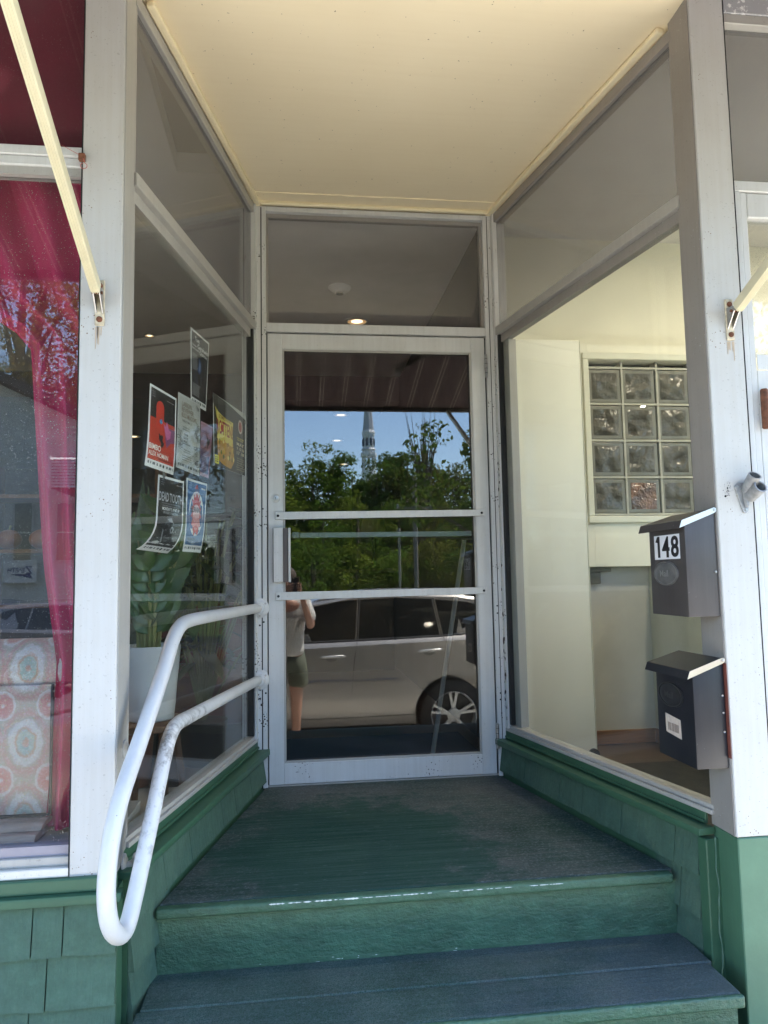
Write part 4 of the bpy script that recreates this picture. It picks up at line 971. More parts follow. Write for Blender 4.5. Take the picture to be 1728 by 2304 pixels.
p.poly([(.02, .84), (.13, .84), (.13, .96), (.02, .96)], '#d8cf30'); p.lines(.03, .12, .86, .03, 3, '#5b5410', 3, .5)
p.ell(.80, .26, .07, .11, '#c3b3a6', 18); p.ell(.80, .26, .05, .08, '#9b4a3c', 18); p.lines(.68, .92, .44, .03, 2, '#b3a84c', 4, .6, 'c')
for i, s_ in enumerate(('MAY', '9 10 16', '17 18')): p.text(s_, .68, .52+i*.07, .92, .57+i*.07, '#c9c0a0')
p.lines(.66, .94, .76, .035, 6, '#8f8a70', 6, .4, 'c')

p = Poster((-.318, -1.071, 1.295), (-.267, -.857, 1.3), (-.270, -.873, 1.025), (-.325, -1.095, 1.030), 'black poster with white title and splashing figure, its bottom edge curling inward', '#1c1d1f', curl=.060, curlside=.1)
p.text('DEAD TOOTH', .06, .20, .94, .315, '#b9bcc4'); p.lines(.15, .85, .33, .03, 2, '#6d7078', 3, .5, 'c')
p.text('MONDAY 5.19 AT 8P', .20, .385, .84, .425, '#f0f2f4'); p.text('W/ RED ENSONIC', .23, .435, .80, .47, '#9ea2a8')
p.poly([(.30, .62), (.40, .50), (.58, .50), (.66, .58), (.62, .68), (.50, .66), (.42, .58)], '#50555a'); p.poly([(.40, .53), (.55, .51), (.62, .57), (.48, .56)], '#a9aeb2'); p.ell(.60, .66, .06, .045, '#9a9fa4', 14); p.ell(.60, .66, .03, .025, '#2a2b2e', 12)
q = random.Random(8)
for k in range(60):
    a = q.gauss(.52, .14); b = q.gauss(.76, .06)
    if .1 < a < .9: p.ell(a, b, q.uniform(.003, .010), q.uniform(.003, .010), q.choice(('#cfd3d6', '#8d9296')), 6)
p.poly([(.24, .66), (.28, .68), (.40, .84), (.36, .84)], '#8b9094'); p.poly([(.10, .845), (.25, .82), (.36, .84), (.28, .87), (.14, .87)], '#c4c8ca')
p.lines(.07, .2, .05, .028, 3, '#8a8d92', 5); p.lines(.66, .94, .08, .03, 1, '#9da0a4', 6); p.logos()

p = Poster((-.261, -.832, 1.317), (-.212, -.623, 1.321), (-.222, -.664, 1.049), (-.264, -.841, 1.048), 'blue poster with a pale oval and red sunburst, lower right of the posters', '#2f5f96', curl=.010)
p.ell(.50, .46, .36, .31, '#d9dde2', 30); p.ell(.50, .44, .19, .22, '#c4505a', 32, 1, .45); p.ell(.50, .46, .17, .13, '#e3b9ba', 20)
p.poly([(.38, .50), (.50, .53), (.64, .51), (.74, .62), (.50, .70), (.28, .62)], '#d98a8c'); p.poly([(.36, .66), (.50, .62), (.66, .66), (.62, .76), (.52, .71), (.42, .77)], '#c23038')
p.text('BURNING', .24, .365, .76, .45, '#161418'); p.poly([(.38, .12), (.56, .12), (.52, .06), (.45, .06)], '#9c2f44')
p.rect(.70, .085, .92, .105, '#d8dce2'); p.lines(.08, .26, .05, .03, 3, '#8aa4c4', 5); p.text('SATURDAY 5.24', .14, .80, .50, .835, '#16202e'); p.lines(.12, .9, .85, .025, 2, '#1f3c60', 6, .4); p.logos()
tp = MB(); tp.add([tuple(Vector(FL(1.05, -.020, 1.305))), tuple(Vector(FL(1.075, -.020, 1.31))), tuple(Vector(FL(1.07, -.020, 1.285))), tuple(Vector(FL(1.052, -.020, 1.288)))], [(0, 1, 2, 3)])
tp.build('tape', plain('grey_tape', (.20, .20, .20), .5), label='small piece of grey tape between the red poster and the black curling poster', cat='tape')

# ---------------------------------------------------------------- plants behind the left recess window
LEAF = NT('glossy_plant_leaf'); co = LEAF.coords()
b_ = LEAF.bsdf(LEAF.ramp(LEAF.noise(7, co, 3), [(.3, (.015, .060, .010)), (.7, (.055, .150, .024))]), .28)
LEAF2 = plain('dark_plant_leaf', (.025, .06, .022), .4, var=.4, scale=8)
STEM = plain('pale_green_stem', (.20, .22, .08), .5, var=.2, scale=20)
def leaf(m, base, d, up_, L, W, fold=.25, droop=.2):
    d = Vector(d).normalized(); s_ = d.cross(Vector(up_)).normalized(); n = s_.cross(d).normalized(); b = Vector(base)
    sec = [(0, .12), (.18, .62), (.42, 1.0), (.68, .82), (.88, .42), (1, .02)]; i0 = len(m.v)
    for t_, w in sec:
        c = b+d*L*t_-n*droop*L*t_*t_
        m.v += [tuple(c-s_*W*w*.5+n*fold*W*w*.3), tuple(c), tuple(c+s_*W*w*.5+n*fold*W*w*.3)]
    for i in range(len(sec)-1):
        a = i0+i*3; m.f += [(a, a+1, a+4, a+3), (a+1, a+2, a+5, a+4)]
def potted(x, y, z, label):
    t_ = thing('potted_plant', (x, y, z), label, 'plant')
    MB().lathe((x, y, z), (0, 0, 1), [(.088, 0), (.094, .006), (.118, .28), (.120, .30), (.112, .30), (.108, .27)], 40).build('pot', plain('white_ceramic_pot', (.66, .68, .69), .3, var=.03), t_, smooth=True)
    MB().lathe((x, y, z+.268), (0, 0, 1), [(.107, 0), (.106, .006)], 24).build('soil', plain('potting_soil', (.03, .02, .012), .9, var=.4, scale=60, bump=.6), t_)
    q = random.Random(4)
    for k in range(19):
        a = q.uniform(0, 6.28); r0 = q.uniform(.01, .07); lean = q.uniform(.10, .55)*(1 if math.cos(a) > -.1 else .45); H = q.uniform(.30, .58)
        pts = [Vector((x+r0*math.cos(a)+lean*math.cos(a)*t**1.6*H, y+r0*math.sin(a)+lean*math.sin(a)*t**1.6*H, z+.27+H*t)) for t in np.linspace(0, 1, 9)]
        st = MB().tube(pts, .007, 7, radii=[.011-.0085*i/8 for i in range(9)]).build('stem', STEM, t_, smooth=True)
        m = MB()
        for i in range(2, 9):
            for sd in (-1, 1):
                c = pts[i]; up_ = (pts[min(i+1, 8)]-pts[i-1]).normalized(); sv = Vector((-math.sin(a+q.uniform(-.5, .5)), math.cos(a), 0))*sd
                leaf(m, c, sv*.8+up_*.75+Vector((q.uniform(-.2, .2), q.uniform(-.2, .2), 0)), Vector((math.cos(a), math.sin(a), .3)), q.uniform(.085, .125), q.uniform(.048, .066), .3, q.uniform(0, .3))
        leaf(m, pts[8], up_, Vector((math.cos(a), math.sin(a), .3)), .10, .045)
        m.build('leaves', LEAF.m, st, smooth=True, kind='stuff')
    return t_
px_, py_ = -.470, -.35
potted(px_, py_, .385, 'glossy green plant in a tall white pot on a wooden stool')
stl = thing('stool', (px_, py_, 0), 'small round wooden stool under the white plant pot', 'stool')
SW = plain('brown_stool_wood', (.16, .08, .04), .5, var=.25, scale=10, stretch=(1, 6, 1))
MB().lathe((px_, py_, .352), (0, 0, 1), [(.15, 0), (.16, .006), (.16, .026), (.152, .032)], 30).build('seat', SW, stl, smooth=True)
for a in range(4):
    c, s_ = math.cos(a*1.571+.6), math.sin(a*1.571+.6)
    MB().tube([(px_+c*.11, py_+s_*.11, .352), (px_+c*.155, py_+s_*.155, 0)], .014, 8).build('leg', SW, stl, smooth=True)
def bushy(x, y, z, H, n, W, L, label, seed, spread=.4, mat=LEAF2):
    t_ = thing('leafy_plant', (x, y, z), label, 'plant'); q = random.Random(seed)
    MB().lathe((x, y, z), (0, 0, 1), [(.10, 0), (.13, .22), (.12, .22)], 20).build('pot', plain('dark_pot', (.05, .045, .04), .6), t_, smooth=True)
    m = MB(); sm = MB()
    for k in range(n):
        a = q.uniform(0, 6.28); h = H*q.uniform(.35, 1); ln = spread*q.uniform(.2, 1)
        pts = [Vector((x+ln*math.cos(a)*t, y+ln*math.sin(a)*t, z+.2+h*math.sin(t*1.4))) for t in np.linspace(0, 1, 6)]
        sm.tube(pts, .005, 5)
        for i in (3, 4, 5):
            leaf(m, pts[i], Vector((math.cos(a+q.uniform(-.8, .8)), math.sin(a+q.uniform(-.8, .8)), q.uniform(-.3, .7))), (0, 0, 1), L*q.uniform(.7, 1.2), W*q.uniform(.7, 1.2), .3, .4)
    sm.build('stems', STEM, t_); m.build('leaves', mat, t_, smooth=True, kind='stuff')
bushy(-.36, .50, 0, 1.15, 34, .07, .17, 'tall arching leafy plant behind the blue poster', 5)
bushy(-.72, .62, 0, 1.0, 26, .09, .2, 'dark leafy plant at left behind the white pot', 6)
bushy(-.42, 1.35, 0, .75, 26, .08, .18, 'darker leafy plant farther inside, right of the white pot', 9)
sn = thing('spiky_plant', (-.66, .15, 0), 'upright spotted sword-leaf plant at far left of the recess window', 'plant')
MB().lathe((-.66, .15, 0), (0, 0, 1), [(.10, 0), (.13, .45), (.12, .45)], 20).build('pot', plain('terracotta', (.22, .09, .05), .7), sn, smooth=True)
m = MB(); q = random.Random(8)
for k in range(9):
    a = q.uniform(0, 6.28); leaf(m, (-.66+.05*math.cos(a), .15+.05*math.sin(a), .44), (.15*math.cos(a), .15*math.sin(a), 1), (math.cos(a), math.sin(a), 0), q.uniform(.7, 1.05), .10, .3, .05)
m.build('leaves', plain('spotted_sword_leaf', (.05, .09, .045), .4, var=.5, scale=30), sn, smooth=True)
rb = thing('red_armchair', (-.55, 1.0, 0), 'dark red leather armchair deep behind the left recess window', 'armchair')
RL = plain('dark_red_leather', (.16, .032, .022), .4, var=.2, scale=6)
MB().box(-.80, -.05, .85, 1.5, .12, .40).build('seat', RL, rb, bevel=.04, segs=3, smooth=True)
MB().box(-.80, -.05, 1.4, 1.6, .40, .80).build('backrest', RL, rb, bevel=.05, segs=3, smooth=True)
for x in (-.83, -.07): MB().box(x, x+.14, .85, 1.55, .12, .58).build('armrest', RL, rb, bevel=.05, segs=3, smooth=True)
sb = thing('bookshelf', (-1.6, 3.0, 0), 'dark shelf unit along the inside of the left shop room', 'shelf')
for z in (.3, .75, 1.2, 1.65): MB().box(-2.4, -1.0, 2.8, 3.2, z, z+.03).build('shelf_board', SW, sb)
for x in (-2.4, -1.03): MB().box(x, x+.03, 2.8, 3.2, 0, 1.95).build('side', SW, sb)
q = random.Random(4)
vg = plain('orange_squash', (.30, .11, .03), .5)
for k in range(5):
    x = -2.25+k*.26; o = thing('pumpkin', (x, 3.0, 1.23), ('leftmost', 'second from left', 'middle', 'second from right', 'rightmost')[k]+' orange pumpkin on the dark shelf behind the left window', 'pumpkin', 'pumpkins on the dark shelf')
    MB().ball((x, 3.0, 1.32), .10, 14, 8, (1, 1, .85)).build('fruit', vg, o, smooth=True); MB().tube([(x, 3, 1.40), (x+.01, 3, 1.44)], .010, 6).build('stalk', STEM, o)
# lamp and pictures seen faintly in the door
lp = thing('table_lamp', (.98, 4.4, 1.04), 'small table lamp with pale shade on the dark counter deep inside the shop', 'lamp')
MB().lathe((.98, 4.4, 1.04), (0, 0, 1), [(.16, .34), (.11, .56)], 20).build('lamp_shade', plain('pale_lamp_shade', (.34, .30, .22), .8), lp, smooth=True)
MB().lathe((.98, 4.4, 0), (0, 0, 1), [(.08, 1.041), (.08, 1.06), (.015, 1.08), (.015, 1.4)], 14).build('stand', DARKWALL, lp, smooth=True)
pl_ = thing('leaning_pole', (.93, .16, 0), 'pale pole leaning just inside the glass door at the right', 'pole')
MB().tube([(.80, .22, .02), (.985, .16, 1.13)], .012, 10).build('shaft', plain('pale_pole', (.42, .42, .40), .5), pl_, smooth=True)

# ---------------------------------------------------------------- magenta curtain, paisley armchair, rug behind the street window
CUR = NT('magenta_curtain_cloth'); co = CUR.coords((1, 1, .3))
CUR.bsdf(CUR.ramp(CUR.noise(9, co, 3), [(.3, (.42, .010, .075)), (.7, (.56, .020, .115))]), .7, 0, CUR.noise(300, co, 2), .3)
cu_ = thing('curtain', (-.55, -1.33, .2), 'magenta curtain gathered beside the left pillar behind the street window', 'curtain')
def left_edge(z):
    pts = [(2.30, -1.15), (1.80, -.86), (1.66, -.655), (1.35, -.628), (1.0, -.600), (.72, -.560), (.55, -.565), (.25, -.580)]
    for (za, xa), (zb_, xb) in zip(pts[:-1], pts[1:]):
        if za >= z >= zb_: return xa+(xb-xa)*(za-z)/(za-zb_)
    return pts[-1][1] if z < .25 else pts[0][1]
vs = []; fs = []; NX, NZ = 60, 40
for j in range(NZ+1):
    z = .262+(2.30-.262)*j/NZ; xl = left_edge(z); xr = -.37
    for i in range(NX+1):
        u = i/NX; vs.append((xl+(xr-xl)*u, -1.315+.022*math.sin(u*26+z*.7)+.012*math.sin(u*11+1.5*z)+.01*math.sin(z*4)*(u < .5), z))
for j in range(NZ):
    for i in range(NX): a = j*(NX+1)+i; fs.append((a, a+1, a+NX+2, a+NX+1))
MB().add(vs, fs).build('cloth', CUR.m, cu_, smooth=True)
MAR = plain('maroon_curtain_cloth', (.20, .028, .055), .8, var=.15)
c2 = MB(); vs = []; fs = []
for j in range(2):
    for i in range(81): u = i/80; vs.append((-2.6+2.23*u, -1.385+.004*math.sin(u*60), 2.118+.74*j))
for i in range(80): fs.append((i, i+1, i+82, i+81))
c2.add(vs, fs).build('upper_curtain', MAR, cu_, smooth=True)
PA = NT('paisley_upholstery'); co = PA.coords((1, 1, 1)); sx = PA.n('SeparateXYZ'); PA.l(co, sx.inputs[0])
def ringpat(per_x, per_z, offx, offz, sqx=1.0):
    fx = PA.math('SUBTRACT', PA.math('FRACT', PA.math('ADD', PA.math('MULTIPLY', sx.outputs[0], 1/per_x), offx)), .5)
    fz = PA.math('SUBTRACT', PA.math('FRACT', PA.math('ADD', PA.math('MULTIPLY', sx.outputs[2], 1/per_z), offz)), .5)
    return PA.math('SQRT', PA.math('ADD', PA.math('MULTIPLY', PA.math('MULTIPLY', fx, fx), sqx), PA.math('MULTIPLY', fz, fz)))
dd = PA.math('ADD', ringpat(.125, .205, .62, .28, .75), PA.math('MULTIPLY', PA.noise(48, co, 3), .13))
base = PA.ramp(dd, [(0, (.50, .28, .14)), (.10, (.46, .22, .15)), (.13, (.24, .40, .38)), (.22, (.34, .46, .40)), (.25, (.52, .27, .15)), (.29, (.62, .60, .58)), (.36, (.60, .56, .56)), (.40, (.38, .34, .26)), (.47, (.50, .22, .20)), (.55, (.40, .36, .28))])
dd2 = PA.math('ADD', ringpat(.125, .205, .12, .78, .55), PA.math('MULTIPLY', PA.noise(70, co, 2), .05))
k2 = PA.ramp(dd2, [(.225, (1, 1, 1)), (.235, (0, 0, 0))])
inner = PA.ramp(dd2, [(0, (.20, .22, .42)), (.035, (.60, .50, .48)), (.07, (.50, .09, .08)), (.18, (.55, .20, .18)), (.205, (.62, .55, .52))])
c_ = PA.mix(k2, base, inner)
v_ = PA.n('TexVoronoi'); v_.inputs['Scale'].default_value = 130; PA.l(co, v_.inputs['Vector'])
fl_c = PA.mix(PA.ramp(v_.outputs['Distance'], [(.28, (1, 1, 1)), (.34, (0, 0, 0))]), c_, PA.mix(.6, v_.outputs['Color'], (.45, .20, .16)))
fine = PA.ramp(PA.noise(160, co, 3, .7), [(.40, (.62, .55, .50)), (.5, (.42, .24, .20)), (.6, (.36, .40, .34))])
PA.bsdf(PA.mix(.38, PA.mix(.5, c_, fl_c), fine), .75, 0, PA.noise(200, co, 2), .3)
ac = thing('paisley_armchair', (-1.0, -1.15, .25), 'paisley patterned armchair with rolled arm behind the street window', 'armchair')
MB().box(-1.6, -.572, -1.29, -1.0, .30, .66).build('arm_front', PA.m, ac, bevel=.012, segs=2, smooth=True)
MB().tube([(-1.65, -1.20, .70), (-.545, -1.20, .70)], .085, 26).build('rolled_top', PA.m, ac, smooth=True)
MB().hexa([(-.571, -1.27, .29), (-.525, -1.15, .31), (-.525, -.7, .31), (-.571, -.7, .29), (-.571, -1.27, .62), (-.540, -1.15, .62), (-.540, -.7, .62), (-.571, -.7, .62)]).build('side_cover', plain('brown_marbled_cloth', (.13, .085, .075), .8, var=.6, scale=14, stretch=(1, 1, .25)), ac)
MB().tube([(-.569, -1.292, .30), (-.569, -1.292, .66)], .0045, 6).build('piping', INK, ac)
MB().tube([(-1.6, -1.292, .30), (-.569, -1.292, .30)], .0045, 6).build('piping', INK, ac)
rg = thing('folded_rug', (-1.0, -1.25, .24), 'folded woven rug on the window ledge below the paisley armchair', 'rug')
RG = plain('woven_rug', (.50, .36, .28), .9, var=.4, scale=16, bump=.8, bscale=200, stretch=(.4, 1, 3))
MB().hexa([(-1.7, -1.37, .245), (-.585, -1.37, .245), (-.56, -1.05, .25), (-1.7, -1.05, .25), (-1.7, -1.36, .270), (-.582, -1.36, .268), (-.55, -1.05, .292), (-1.7, -1.05, .292)]).build('lower_fold', RG, rg, bevel=.008, segs=2, smooth=True)
MB().hexa([(-1.7, -1.345, .272), (-.575, -1.345, .271), (-.548, -1.05, .294), (-1.7, -1.05, .294), (-1.7, -1.33, .292), (-.573, -1.33, .291), (-.545, -1.05, .312), (-1.7, -1.05, .312)]).build('upper_fold', RG, rg, bevel=.008, segs=2, smooth=True)
MB().box(-2.7, -.38, -1.40, -1.0, .15, .244).build('display_ledge', plain('pale_display_ledge', (.42, .38, .34), .7), sw)

# ---------------------------------------------------------------- cars
def interp(tbl, x):
    if x <= tbl[0][0]: return tbl[0][1:]
    for a, b in zip(tbl[:-1], tbl[1:]):
        if a[0] <= x <= b[0]:
            f = (x-a[0])/(b[0]-a[0]); return tuple(p_+(q_-p_)*f for p_, q_ in zip(a[1:], b[1:]))
    return tbl[-1][1:]
TYRE = plain('tyre_rubber', (.018, .018, .018), .75, var=.2)
RIMM = plain('alloy_rim', (.62, .62, .60), .35, .35, var=.1)
CARGL = NT('car_window_glass'); CARGL.bsdf((.006, .008, .008), .02, 0, spec=.9, coat=.6)
LENS = NT('red_tail_lens'); LENS.bsdf((.32, .008, .010), .12, coat=.8)
HEADL = NT('headlamp_lens'); HEADL.bsdf((.55, .56, .58), .08, coat=1)
def boolean_cut(o, cutter):
    md = o.modifiers.new('cut', 'BOOLEAN'); md.operation = 'DIFFERENCE'; md.object = cutter; md.solver = 'EXACT'
    dg = bpy.context.evaluated_depsgraph_get(); me = bpy.data.meshes.new_from_object(o.evaluated_get(dg))
    o.modifiers.clear(); o.data = me
def make_car(loc, rotz, paint, label, wheel_spokes=5, wx=(-1.39, 1.40), zwheel=.37, detail=True, smooth_paint=None):
    """car in its own frame: front towards -x, ground z=0, the side towards +y"""
    t = thing('parked_car', (0, 0, 0), label, 'car')
    #          x    zbot zbelt ztop  wmul  roofw
    S = [(-2.42, .40, .62, .64, .62, .50), (-2.36, .30, .78, .80, .82, .62), (-2.15, .24, .94, .96, .93, .70), (-1.7, .24, 1.03, 1.06, .985, .76), (-1.15, .25, 1.12, 1.15, 1.0, .78),
         (-.85, .25, 1.16, 1.22, 1.0, .76), (-.45, .25, 1.175, 1.46, 1.0, .72), (-.10, .25, 1.185, 1.62, 1.0, .70), (.35, .25, 1.20, 1.69, 1.0, .70), (.9, .25, 1.215, 1.705, 1.0, .70), (1.5, .25, 1.23, 1.68, 1.0, .69),
         (1.9, .27, 1.245, 1.62, .99, .67), (2.15, .30, 1.25, 1.52, .97, .65), (2.30, .34, 1.22, 1.30, .95, .66), (2.42, .40, 1.05, 1.08, .92, .70), (2.46, .45, .80, .82, .88, .70)]
    xs = sorted(set([s[0] for s in S]+[-2.28, -1.95, -1.4, -1.0, -.65, -.28, .1, .6, 1.2, 1.7, 2.03, 2.22]))
    def ring(x):
        zb, zl, zt, wm, rw = interp(S, x); k = wm
        rw = rw if zt-zl > .1 else rw
        h = max(zt-zl, .0)
        cab = min(1, h/.30)
        wr_ = (.86-.16*cab)*k if h > .02 else .84*k
        return [(0, zb), (.80*k, zb), (.885*k, zb+.05), (.918*k, zb+.20), (.925*k, .58 if zl > .8 else zb+(zl-zb)*.5), (.915*k, zl-.20 if zl > .9 else zl-.12), (.932*k, zl-.060), (.902*k, zl-.022), (.868*k, zl),
                (wr_+.02, zt-.05*cab), (wr_-.03, zt-.012), (wr_*.6, zt+.015*cab), (0, zt+.03*cab)]
    vs = []; fs = []; nr = 13
    for x in xs:
        rg_ = ring(x); vs += [(x, y, z) for y, z in rg_]; vs += [(x, -y, z) for y, z in rg_[1:-1]]
    tot = nr+nr-2
    def idx(i, k):   # k around the loop: 0..nr-1 right side, then back down the left
        if k < nr: return i*tot+k
        return i*tot+nr+(2*nr-2-k)-1
    loop = 2*nr-2
    for i in range(len(xs)-1):
        for k in range(loop): fs.append((idx(i, k), idx(i, (k+1) % loop), idx(i+1, (k+1) % loop), idx(i+1, k)))
    fs.append(tuple(idx(0, k) for k in range(loop))); fs.append(tuple(idx(len(xs)-1, k) for k in reversed(range(loop))))
    body = MB().add(vs, fs).build('body', paint, t)
    cm = MB()
    for wxx in wx:
        for sy in (-1, 1): cm.lathe((wxx, sy*1.1, zwheel), (0, -sy, 0), [(.435, 0), (.435, .42)], 40)
    cut = cm.build('cutter', paint); boolean_cut(body, cut); bpy.data.objects.remove(cut)
    body.data.polygons.foreach_set('use_smooth', [True]*len(body.data.polygons)); body.data.set_sharp_from_angle(angle=R(28))
    BLK = plain('black_car_trim', (.02, .02, .021), .5)
    def ysurf(x, z):
        rg_ = ring(x); best = .9
        for (y0, z0), (y1, z1) in zip(rg_[1:-1], rg_[2:]):
            if min(z0, z1) <= z <= max(z0, z1) and abs(z1-z0) > 1e-6: best = y0+(y1-y0)*(z-z0)/(z1-z0); return best
        return best
    wins = [[(-.78, 1.19), (-.10, 1.555), (.20, 1.61), (.385, 1.622), (.345, 1.205), (-.3, 1.19)],
            [(.42, 1.622), (.8, 1.635), (1.215, 1.615), (1.27, 1.225), (.38, 1.207)],
            [(1.25, 1.612), (1.62, 1.575), (1.98, 1.46), (2.12, 1.30), (2.05, 1.268), (1.31, 1.228)]]
    for sy in (1, -1):
        for w_ in wins:
            m = MB(); pts = [(x, sy*(ysurf(x, z)+.006), z) for x, z in w_]; c = tuple(sum(p_[i] for p_ in pts)/len(pts) for i in range(3))
            m.add(pts, [tuple(range(len(pts)))]); m.build('side_window', CARGL.m, t)
        if detail and sy == 1:
            tr = MB().tube([(x, sy*(ysurf(x, z)+.004), z) for x, z in [(-.80, 1.178), (-.3, 1.180), (.345, 1.192), (.8, 1.203), (1.31, 1.218), (2.08, 1.258)]], .012, 6).build('window_trim', BLK, t)
            seams = [[(.405, 1.64), (.365, 1.20), (.33, 1.0), (.30, .70), (.275, .27)], [(1.232, 1.625), (1.288, 1.22), (1.345, 1.135), (1.345, .86)], [(-.78, 1.17), (-.86, .95), (-.86, .30)], [(-.86, .385), (.277, .385), (.96, .395)]]
            for s_ in seams:
                MB().tube([(x, ysurf(x, z)+.0005, z) for x, z in bezier_path([(a, 0, b) for a, b in s_], .03, 4) for (x, z) in [(x, z)]] if False else [(p_.x, ysurf(p_.x, p_.z)+.0008, p_.z) for p_ in bezier_path([(a, 0, b) for a, b in s_], .05, 4)], .0042, 5).build('door_gap', DARKGAP, t)
            for x0, x1, z0 in ((-.035, .23, 1.024), (1.02, 1.28, 1.062)):
                y = ysurf(x0, z0)
                hd = MB().tube([(x0, y+.012, z0), (x0+.02, y+.040, z0+.004), (x1-.03, y+.040, z0+.012), (x1, y+.012, z0+.012)], .013, 10, radii=[.008, .014, .018, .010]).build('door_handle', plain('bright_handle', (.66, .65, .62), .25, .5), t, smooth=True)
                MB().ball((x0+.12, y-.006, z0-.010), .06, 16, 8, (1.1, .25, .62)).build('handle_cup', plain('handle_cup_shade', (.10, .10, .095), .5), hd, smooth=True)
            for x0, x1 in ((-.80, .262), (.300, .82)):
                MB().hexa([(x0, ysurf(x0, .77), .752), (x1, ysurf(x1, .78), .765), (x1, ysurf(x1, .78)+.016, .768), (x0, ysurf(x0, .77)+.016, .756), (x0, ysurf(x0, .77), .785), (x1-.03, ysurf(x1, .78), .792), (x1-.03, ysurf(x1, .78)+.012, .788), (x0, ysurf(x0, .77)+.012, .781)]).build('side_moulding', smooth_paint or paint, t, bevel=.004)
            MB().hexa([(-1.0, .86, .20), (1.0, .86, .20), (1.0, .90, .22), (-1.0, .90, .22), (-1.0, .86, .262), (1.0, .86, .262), (1.0, .905, .262), (-1.0, .905, .262)]).build('sill_cladding', BLK, t)
            # roof rail
            MB().tube(bezier_path([(-.10, .66, 1.60), (.3, .665, 1.725), (1.5, .655, 1.72), (1.9, .64, 1.64)], .2, 5), .014, 8).build('roof_rail', STEEL, t, smooth=True)
        for wxx in wx:
            w = MB().lathe((wxx, sy*.905, zwheel), (0, -sy, 0), [(.250, -.004), (.335, -.006), (.365, .012), (.372, .05), (.372, .20), (.34, .23), (.2, .23)], 44, caps=False).build('wheel', TYRE, t, smooth=True)
            rim = MB().lathe((wxx, sy*.908, zwheel), (0, -sy, 0), [(.252, -.002), (.247, -.004), (.236, .02), (.232, .12), (.225, .12)], 40, caps=False)
            nsp = wheel_spokes
            for k in range(nsp):
                for off in (-.16, .16):
                    a = 6.2832*k/nsp+1.571; ca, sa = math.cos(a), math.sin(a); co_, so_ = math.cos(a+off), math.sin(a+off)
                    px = Vector((-sa, 0, ca))*.016; yo = sy*.905
                    p0 = Vector((wxx+ca*.05, yo-sy*.012, zwheel+sa*.05)); p1 = Vector((wxx+co_*.243, yo-sy*.004, zwheel+so_*.243))
                    px1 = Vector((-so_, 0, co_))*.013; dpt = Vector((0, -sy*.03, 0))
                    rim.hexa([p0-px, p0+px, p0+px+dpt, p0-px+dpt, p1-px1, p1+px1, p1+px1+dpt, p1-px1+dpt])
            rim.lathe((wxx, sy*.905, zwheel), (0, sy, 0), [(.075, -.02), (.070, .0), (.032, .004), (.030, .010), (.001, .011)], 24)
            rim.build('rim', RIMM, w)
            MB().lathe((wxx, sy*.82, zwheel), (0, -sy, 0), [(.24, 0), (.24, .02)], 24).build('brake_disc', plain('dark_brake', (.05, .05, .05), .5, .5), w)
    # front and rear glass, lamps, plates
    MB().add([(-.80, -.66, 1.235), (-.80, .66, 1.235), (-.14, .60, 1.60), (-.14, -.60, 1.60)], [(0, 1, 2, 3)]).build('windscreen', CARGL.m, t)
    MB().add([(2.355, -.64, 1.22), (2.355, .64, 1.22), (2.20, .56, 1.50), (2.20, -.56, 1.50)], [(0, 1, 2, 3)]).build('rear_window', CARGL.m, t)
    for sy in (-1, 1):
        MB().hexa([(2.36, sy*.60, .92), (2.45, sy*.60, .92), (2.40, sy*.90, .94), (2.10, sy*.93, .98), (2.36, sy*.60, 1.06), (2.43, sy*.60, 1.06), (2.38, sy*.89, 1.08), (2.10, sy*.925, 1.04)]).build('tail_light', LENS.m, t, bevel=.01)
        MB().hexa([(-2.38, sy*.55, .66), (-2.40, sy*.50, .66), (-2.12, sy*.90, .74), (-2.05, sy*.88, .74), (-2.34, sy*.55, .80), (-2.36, sy*.50, .79), (-2.05, sy*.885, .86), (-2.0, sy*.86, .86)]).build('headlight', HEADL.m, t, bevel=.01)
        MB().hexa([(-.62, sy*.93, 1.20), (-.50, sy*.93, 1.20), (-.52, sy*1.08, 1.20), (-.60, sy*1.08, 1.20), (-.62, sy*.93, 1.30), (-.50, sy*.93, 1.30), (-.52, sy*1.08, 1.33), (-.60, sy*1.08, 1.33)]).build('side_mirror', paint, t, bevel=.02, segs=2, smooth=True)
    MB().box(-2.435, -2.40, -.26, .26, .50, .62).build('grille', BLK, t); MB().box(2.44, 2.475, -.26, .26, .62, .75).build('number_plate', plain('plate', (.5, .52, .5), .5), t)
    MB().tube([(2.475, -.6, .56), (2.475, .6, .56)], .02, 8).build('chrome_bar', CHROME, t)
    t.location = loc; t.rotation_euler = (0, 0, rotz); return t
def carpaint(name, c, met=.55):
    t_ = NT(name); co = t_.coords(); t_.bsdf(t_.mix(.08, c, t_.ramp(t_.noise(2, co), [(.3, (0, 0, 0)), (.7, (1, 1, 1))])), .30, met, coat=.7); return t_.m
make_car((.43, -5.345, -.915), 0, carpaint('silver_beige_car_paint', (.385, .355, .315)), 'silver beige family car parked at the kerb, mirrored in the glass door')
make_car((-5.95, -16.9, -1.10), math.pi, carpaint('slate_blue_car_paint', (.05, .075, .13)), 'dark blue car parked across the street, mirrored in the street window', detail=False, wheel_spokes=9)
make_car((-3.2, -13.9, -1.08), R(-172), carpaint('grey_car_paint', (.25, .25, .27)), 'grey car with red tail light across the street, mirrored next to the left pillar', detail=False)

